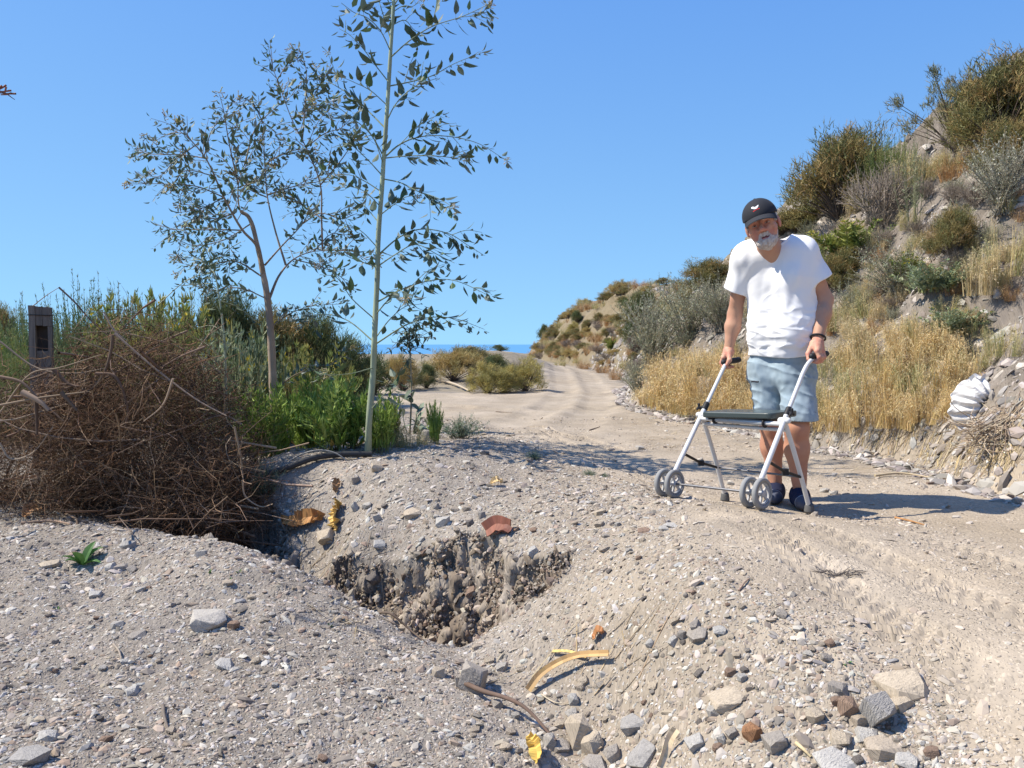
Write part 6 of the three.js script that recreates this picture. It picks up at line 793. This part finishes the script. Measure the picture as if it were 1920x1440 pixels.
// twig of an unseen tree reaching in from the left
{ R = rng(79); const D = 3.2, base = P(-260, 190, D), t = thing('dry_branch', 'reddish dry twig tip reaching in from the left edge against the sky', 'branch', base), mb = new MB(), q = (x, y) => P(x, y, D).sub(base); mb.tube(smooth([V(0, 0, 0), q(-120, 182), q(-20, 172), q(4, 172), q(28, 187)], 20), (u) => .008 * (1 - .85 * u), 6, [.16, .09, .06]); for (const [a, b, c, e] of [[-6, 170, 12, 160], [-4, 172, 21, 170], [-2, 174, 30, 176], [2, 178, 22, 175], [-8, 168, 4, 161], [8, 178, 12, 163]]) mb.tube([q(a, b), q((a + c) / 2, (b + e) / 2 + 1), q(c, e)], (u) => .0022 + .002 * u, 5, jit([.30, .11, .06], .3)); part('twig', mb.geo(), vmat(.8), t); }
// white sack: a crescent of plastic gathered in pleats, with its tied neck at the top
{
  const p = hit(1812, 788), d = -p.z - .08, q = (x, y, dd = 0) => P(x, y, d + dd).sub(p), foc = q(1853, 764, .06), mb = new MB(), nu = 90, nv = 12, px1 = d / F; R = rng(85); const white = [.70, .685, .67];
  const RAD = (u) => lerp(58, 74, Math.sin(Math.PI * u)) * (u > .85 ? 1 - (u - .85) * 1.6 : 1) * px1, pt = (u, v, back) => { const a = lerp(1.75, 4.35, u) + .03 * noise(v * 4, u * 3, 5), ro = RAD(u) * (1 + .06 * noise(u * 17, 2, 8)), ri = 14 * px1, r = lerp(ri, ro, v), pl = Math.sin(u * 58 + 1.5 * noise(v * 2.5, u * 7, 9)) * .017 * (.3 + v) * (1 - .5 * v * v) + .014 * noise(u * 22, v * 5, 12), bulge = Math.sin(Math.PI * Math.min(1, .12 + v * .9)) * .085; return V(foc.x + Math.cos(a) * r, foc.y + Math.sin(a) * r, foc.z + (back ? -bulge * .6 - .012 : bulge + pl)); };
  for (const back of [false, true]) for (let i = 0; i < nu; i++) for (let j = 0; j < nv; j++) { const u0 = i / nu, u1 = (i + 1) / nu, v0 = j / nv, v1 = (j + 1) / nv; mb.quad(pt(u0, v0, back), pt(u1, v0, back), pt(u1, v1, back), pt(u0, v1, back), white); }
  for (let i = 0; i < nu; i++) mb.quad(pt(i / nu, 1, false), pt((i + 1) / nu, 1, false), pt((i + 1) / nu, 1, true), pt(i / nu, 1, true), white); for (const u of [0, 1]) for (let j = 0; j < nv; j++) mb.quad(pt(u, j / nv, false), pt(u, (j + 1) / nv, false), pt(u, (j + 1) / nv, true), pt(u, j / nv, true), white);
  const sack = part('sack', mb.geo(), vmat(.5, { transmission: .1, thickness: 0 }), scene); sack.position.copy(p); tag(sack, 'crumpled white plastic sack lying on the bank at the end of the golden grass', 'sack');
  const nk = new MB(), na = q(1842, 722, .04), nb = q(1824, 704, .05), nc = q(1840, 706, .05); const ring = (c, w, h, n) => Array.from({ length: n }, (_, k) => { const a = k / n * 6.283; return V(c.x + Math.cos(a) * w * (1 + .3 * Math.sin(a * 4)), c.y + h * Math.sin(a * 3), c.z + Math.sin(a) * w * .6); }); const rings = [ring(q(1840, 735, .04), .05, .008, 22), ring(na, .026, .006, 22), ring(q(1834, 713, .05), .034, .012, 22), ring(nb.clone().lerp(nc, .5), .045, .018, 22)]; for (let k = 0; k + 1 < rings.length; k++) for (let e = 0; e < 22; e++) { const f = (e + 1) % 22; nk.quad(rings[k][e], rings[k][f], rings[k + 1][f], rings[k + 1][e], white); } part('neck', nk.geo(), vmat(.5), sack);
}
// bundle of bared roots at the bank foot, straw litter
{ R = rng(81); const c = hit(1850, 842), t = thing('root_tangle', 'tangle of bared dry roots at the bank foot below the white sack', 'roots', c), mb = new MB(); for (let k = 0; k < 130; k++) { const p = V(gauss() * .16, .02 + R() * .17, gauss() * .10 + .05), d = randDir(); d.y *= .6; const l = rr(.1, .34), e = p.clone().addScaledVector(d, l); const fl = (v) => { const y = ground(v.x + c.x, v.z + c.z) - c.y + .006; if (v.y < y) v.y = y; return v; }; mb.tube(smooth([fl(p), fl(p.clone().addScaledVector(d, l * .5).addScaledVector(randDir(), l * .12)), fl(e)], 6), (u) => .0042 * (1 - .6 * u), 4, jit(pick([[.34, .26, .18], [.24, .18, .13], [.44, .36, .26]]), .2), false); } part('twigs', mb.geo(), vmat(.9), t, 'stuff'); }
{ R = rng(82); const mb = new MB(), area = [[1180, 1560, 785, 850, 420], [1560, 1900, 850, 900, 360], [560, 720, 1040, 1180, 60], [900, 1200, 1150, 1300, 22], [1500, 1800, 800, 850, 200]]; for (const [a, b, y0, y1, n] of area) for (let k = 0; k < n; k++) { const x = rr(a, b), p = hit(x, rr(y0, y1)); if (!p) continue; const an = gauss() * 1.3, l = rr(.05, .22), e = onGround(p.x + Math.cos(an) * l, p.z + Math.sin(an) * l); p.y += .005; e.y += .008 + R() * .015; const m = p.clone().lerp(e, .5); m.y = Math.max(m.y, ground(m.x, m.z) + .006); mb.blade([p, m, e], rr(.003, .007), V(-Math.sin(an), .3, Math.cos(an)).normalize(), jit(pick([[.55, .44, .24], [.44, .34, .19], [.60, .5, .32], [.34, .26, .17]]), .2)); } tag(part(numbered('straw_litter'), mb.geo(), M_dry, scene), 'fallen straw scattered along the foot of the bank', 'straw', null, 'stuff'); }
// a tuft of black fibre on the road and a dry leaf on a thread are small but seen
{ R = rng(83); const c = gpt(1572, 1074, .004), mb = new MB(); for (let k = 0; k < 26; k++) { const pts = []; let a = rr(-.4, .4) + (R() < .5 ? 3.14 : 0), x = gauss() * .02, z = gauss() * .012; for (let q = 0; q < 6; q++) { pts.push(V(x, ground(c.x + x, c.z + z) - c.y + .006 + R() * .006, z)); a += rr(-.5, .5); x += Math.cos(a) * .018; z += Math.sin(a) * .012; } mb.tube(pts, .0009, 3, [.10, .085, .08], false); } const m = part(numbered('fibre_tuft'), mb.geo(), vmat(.9), scene); m.position.copy(c); tag(m, 'wisp of dark fibres lying on the sandy road', 'fibres'); }

renderer.render(scene, camera);
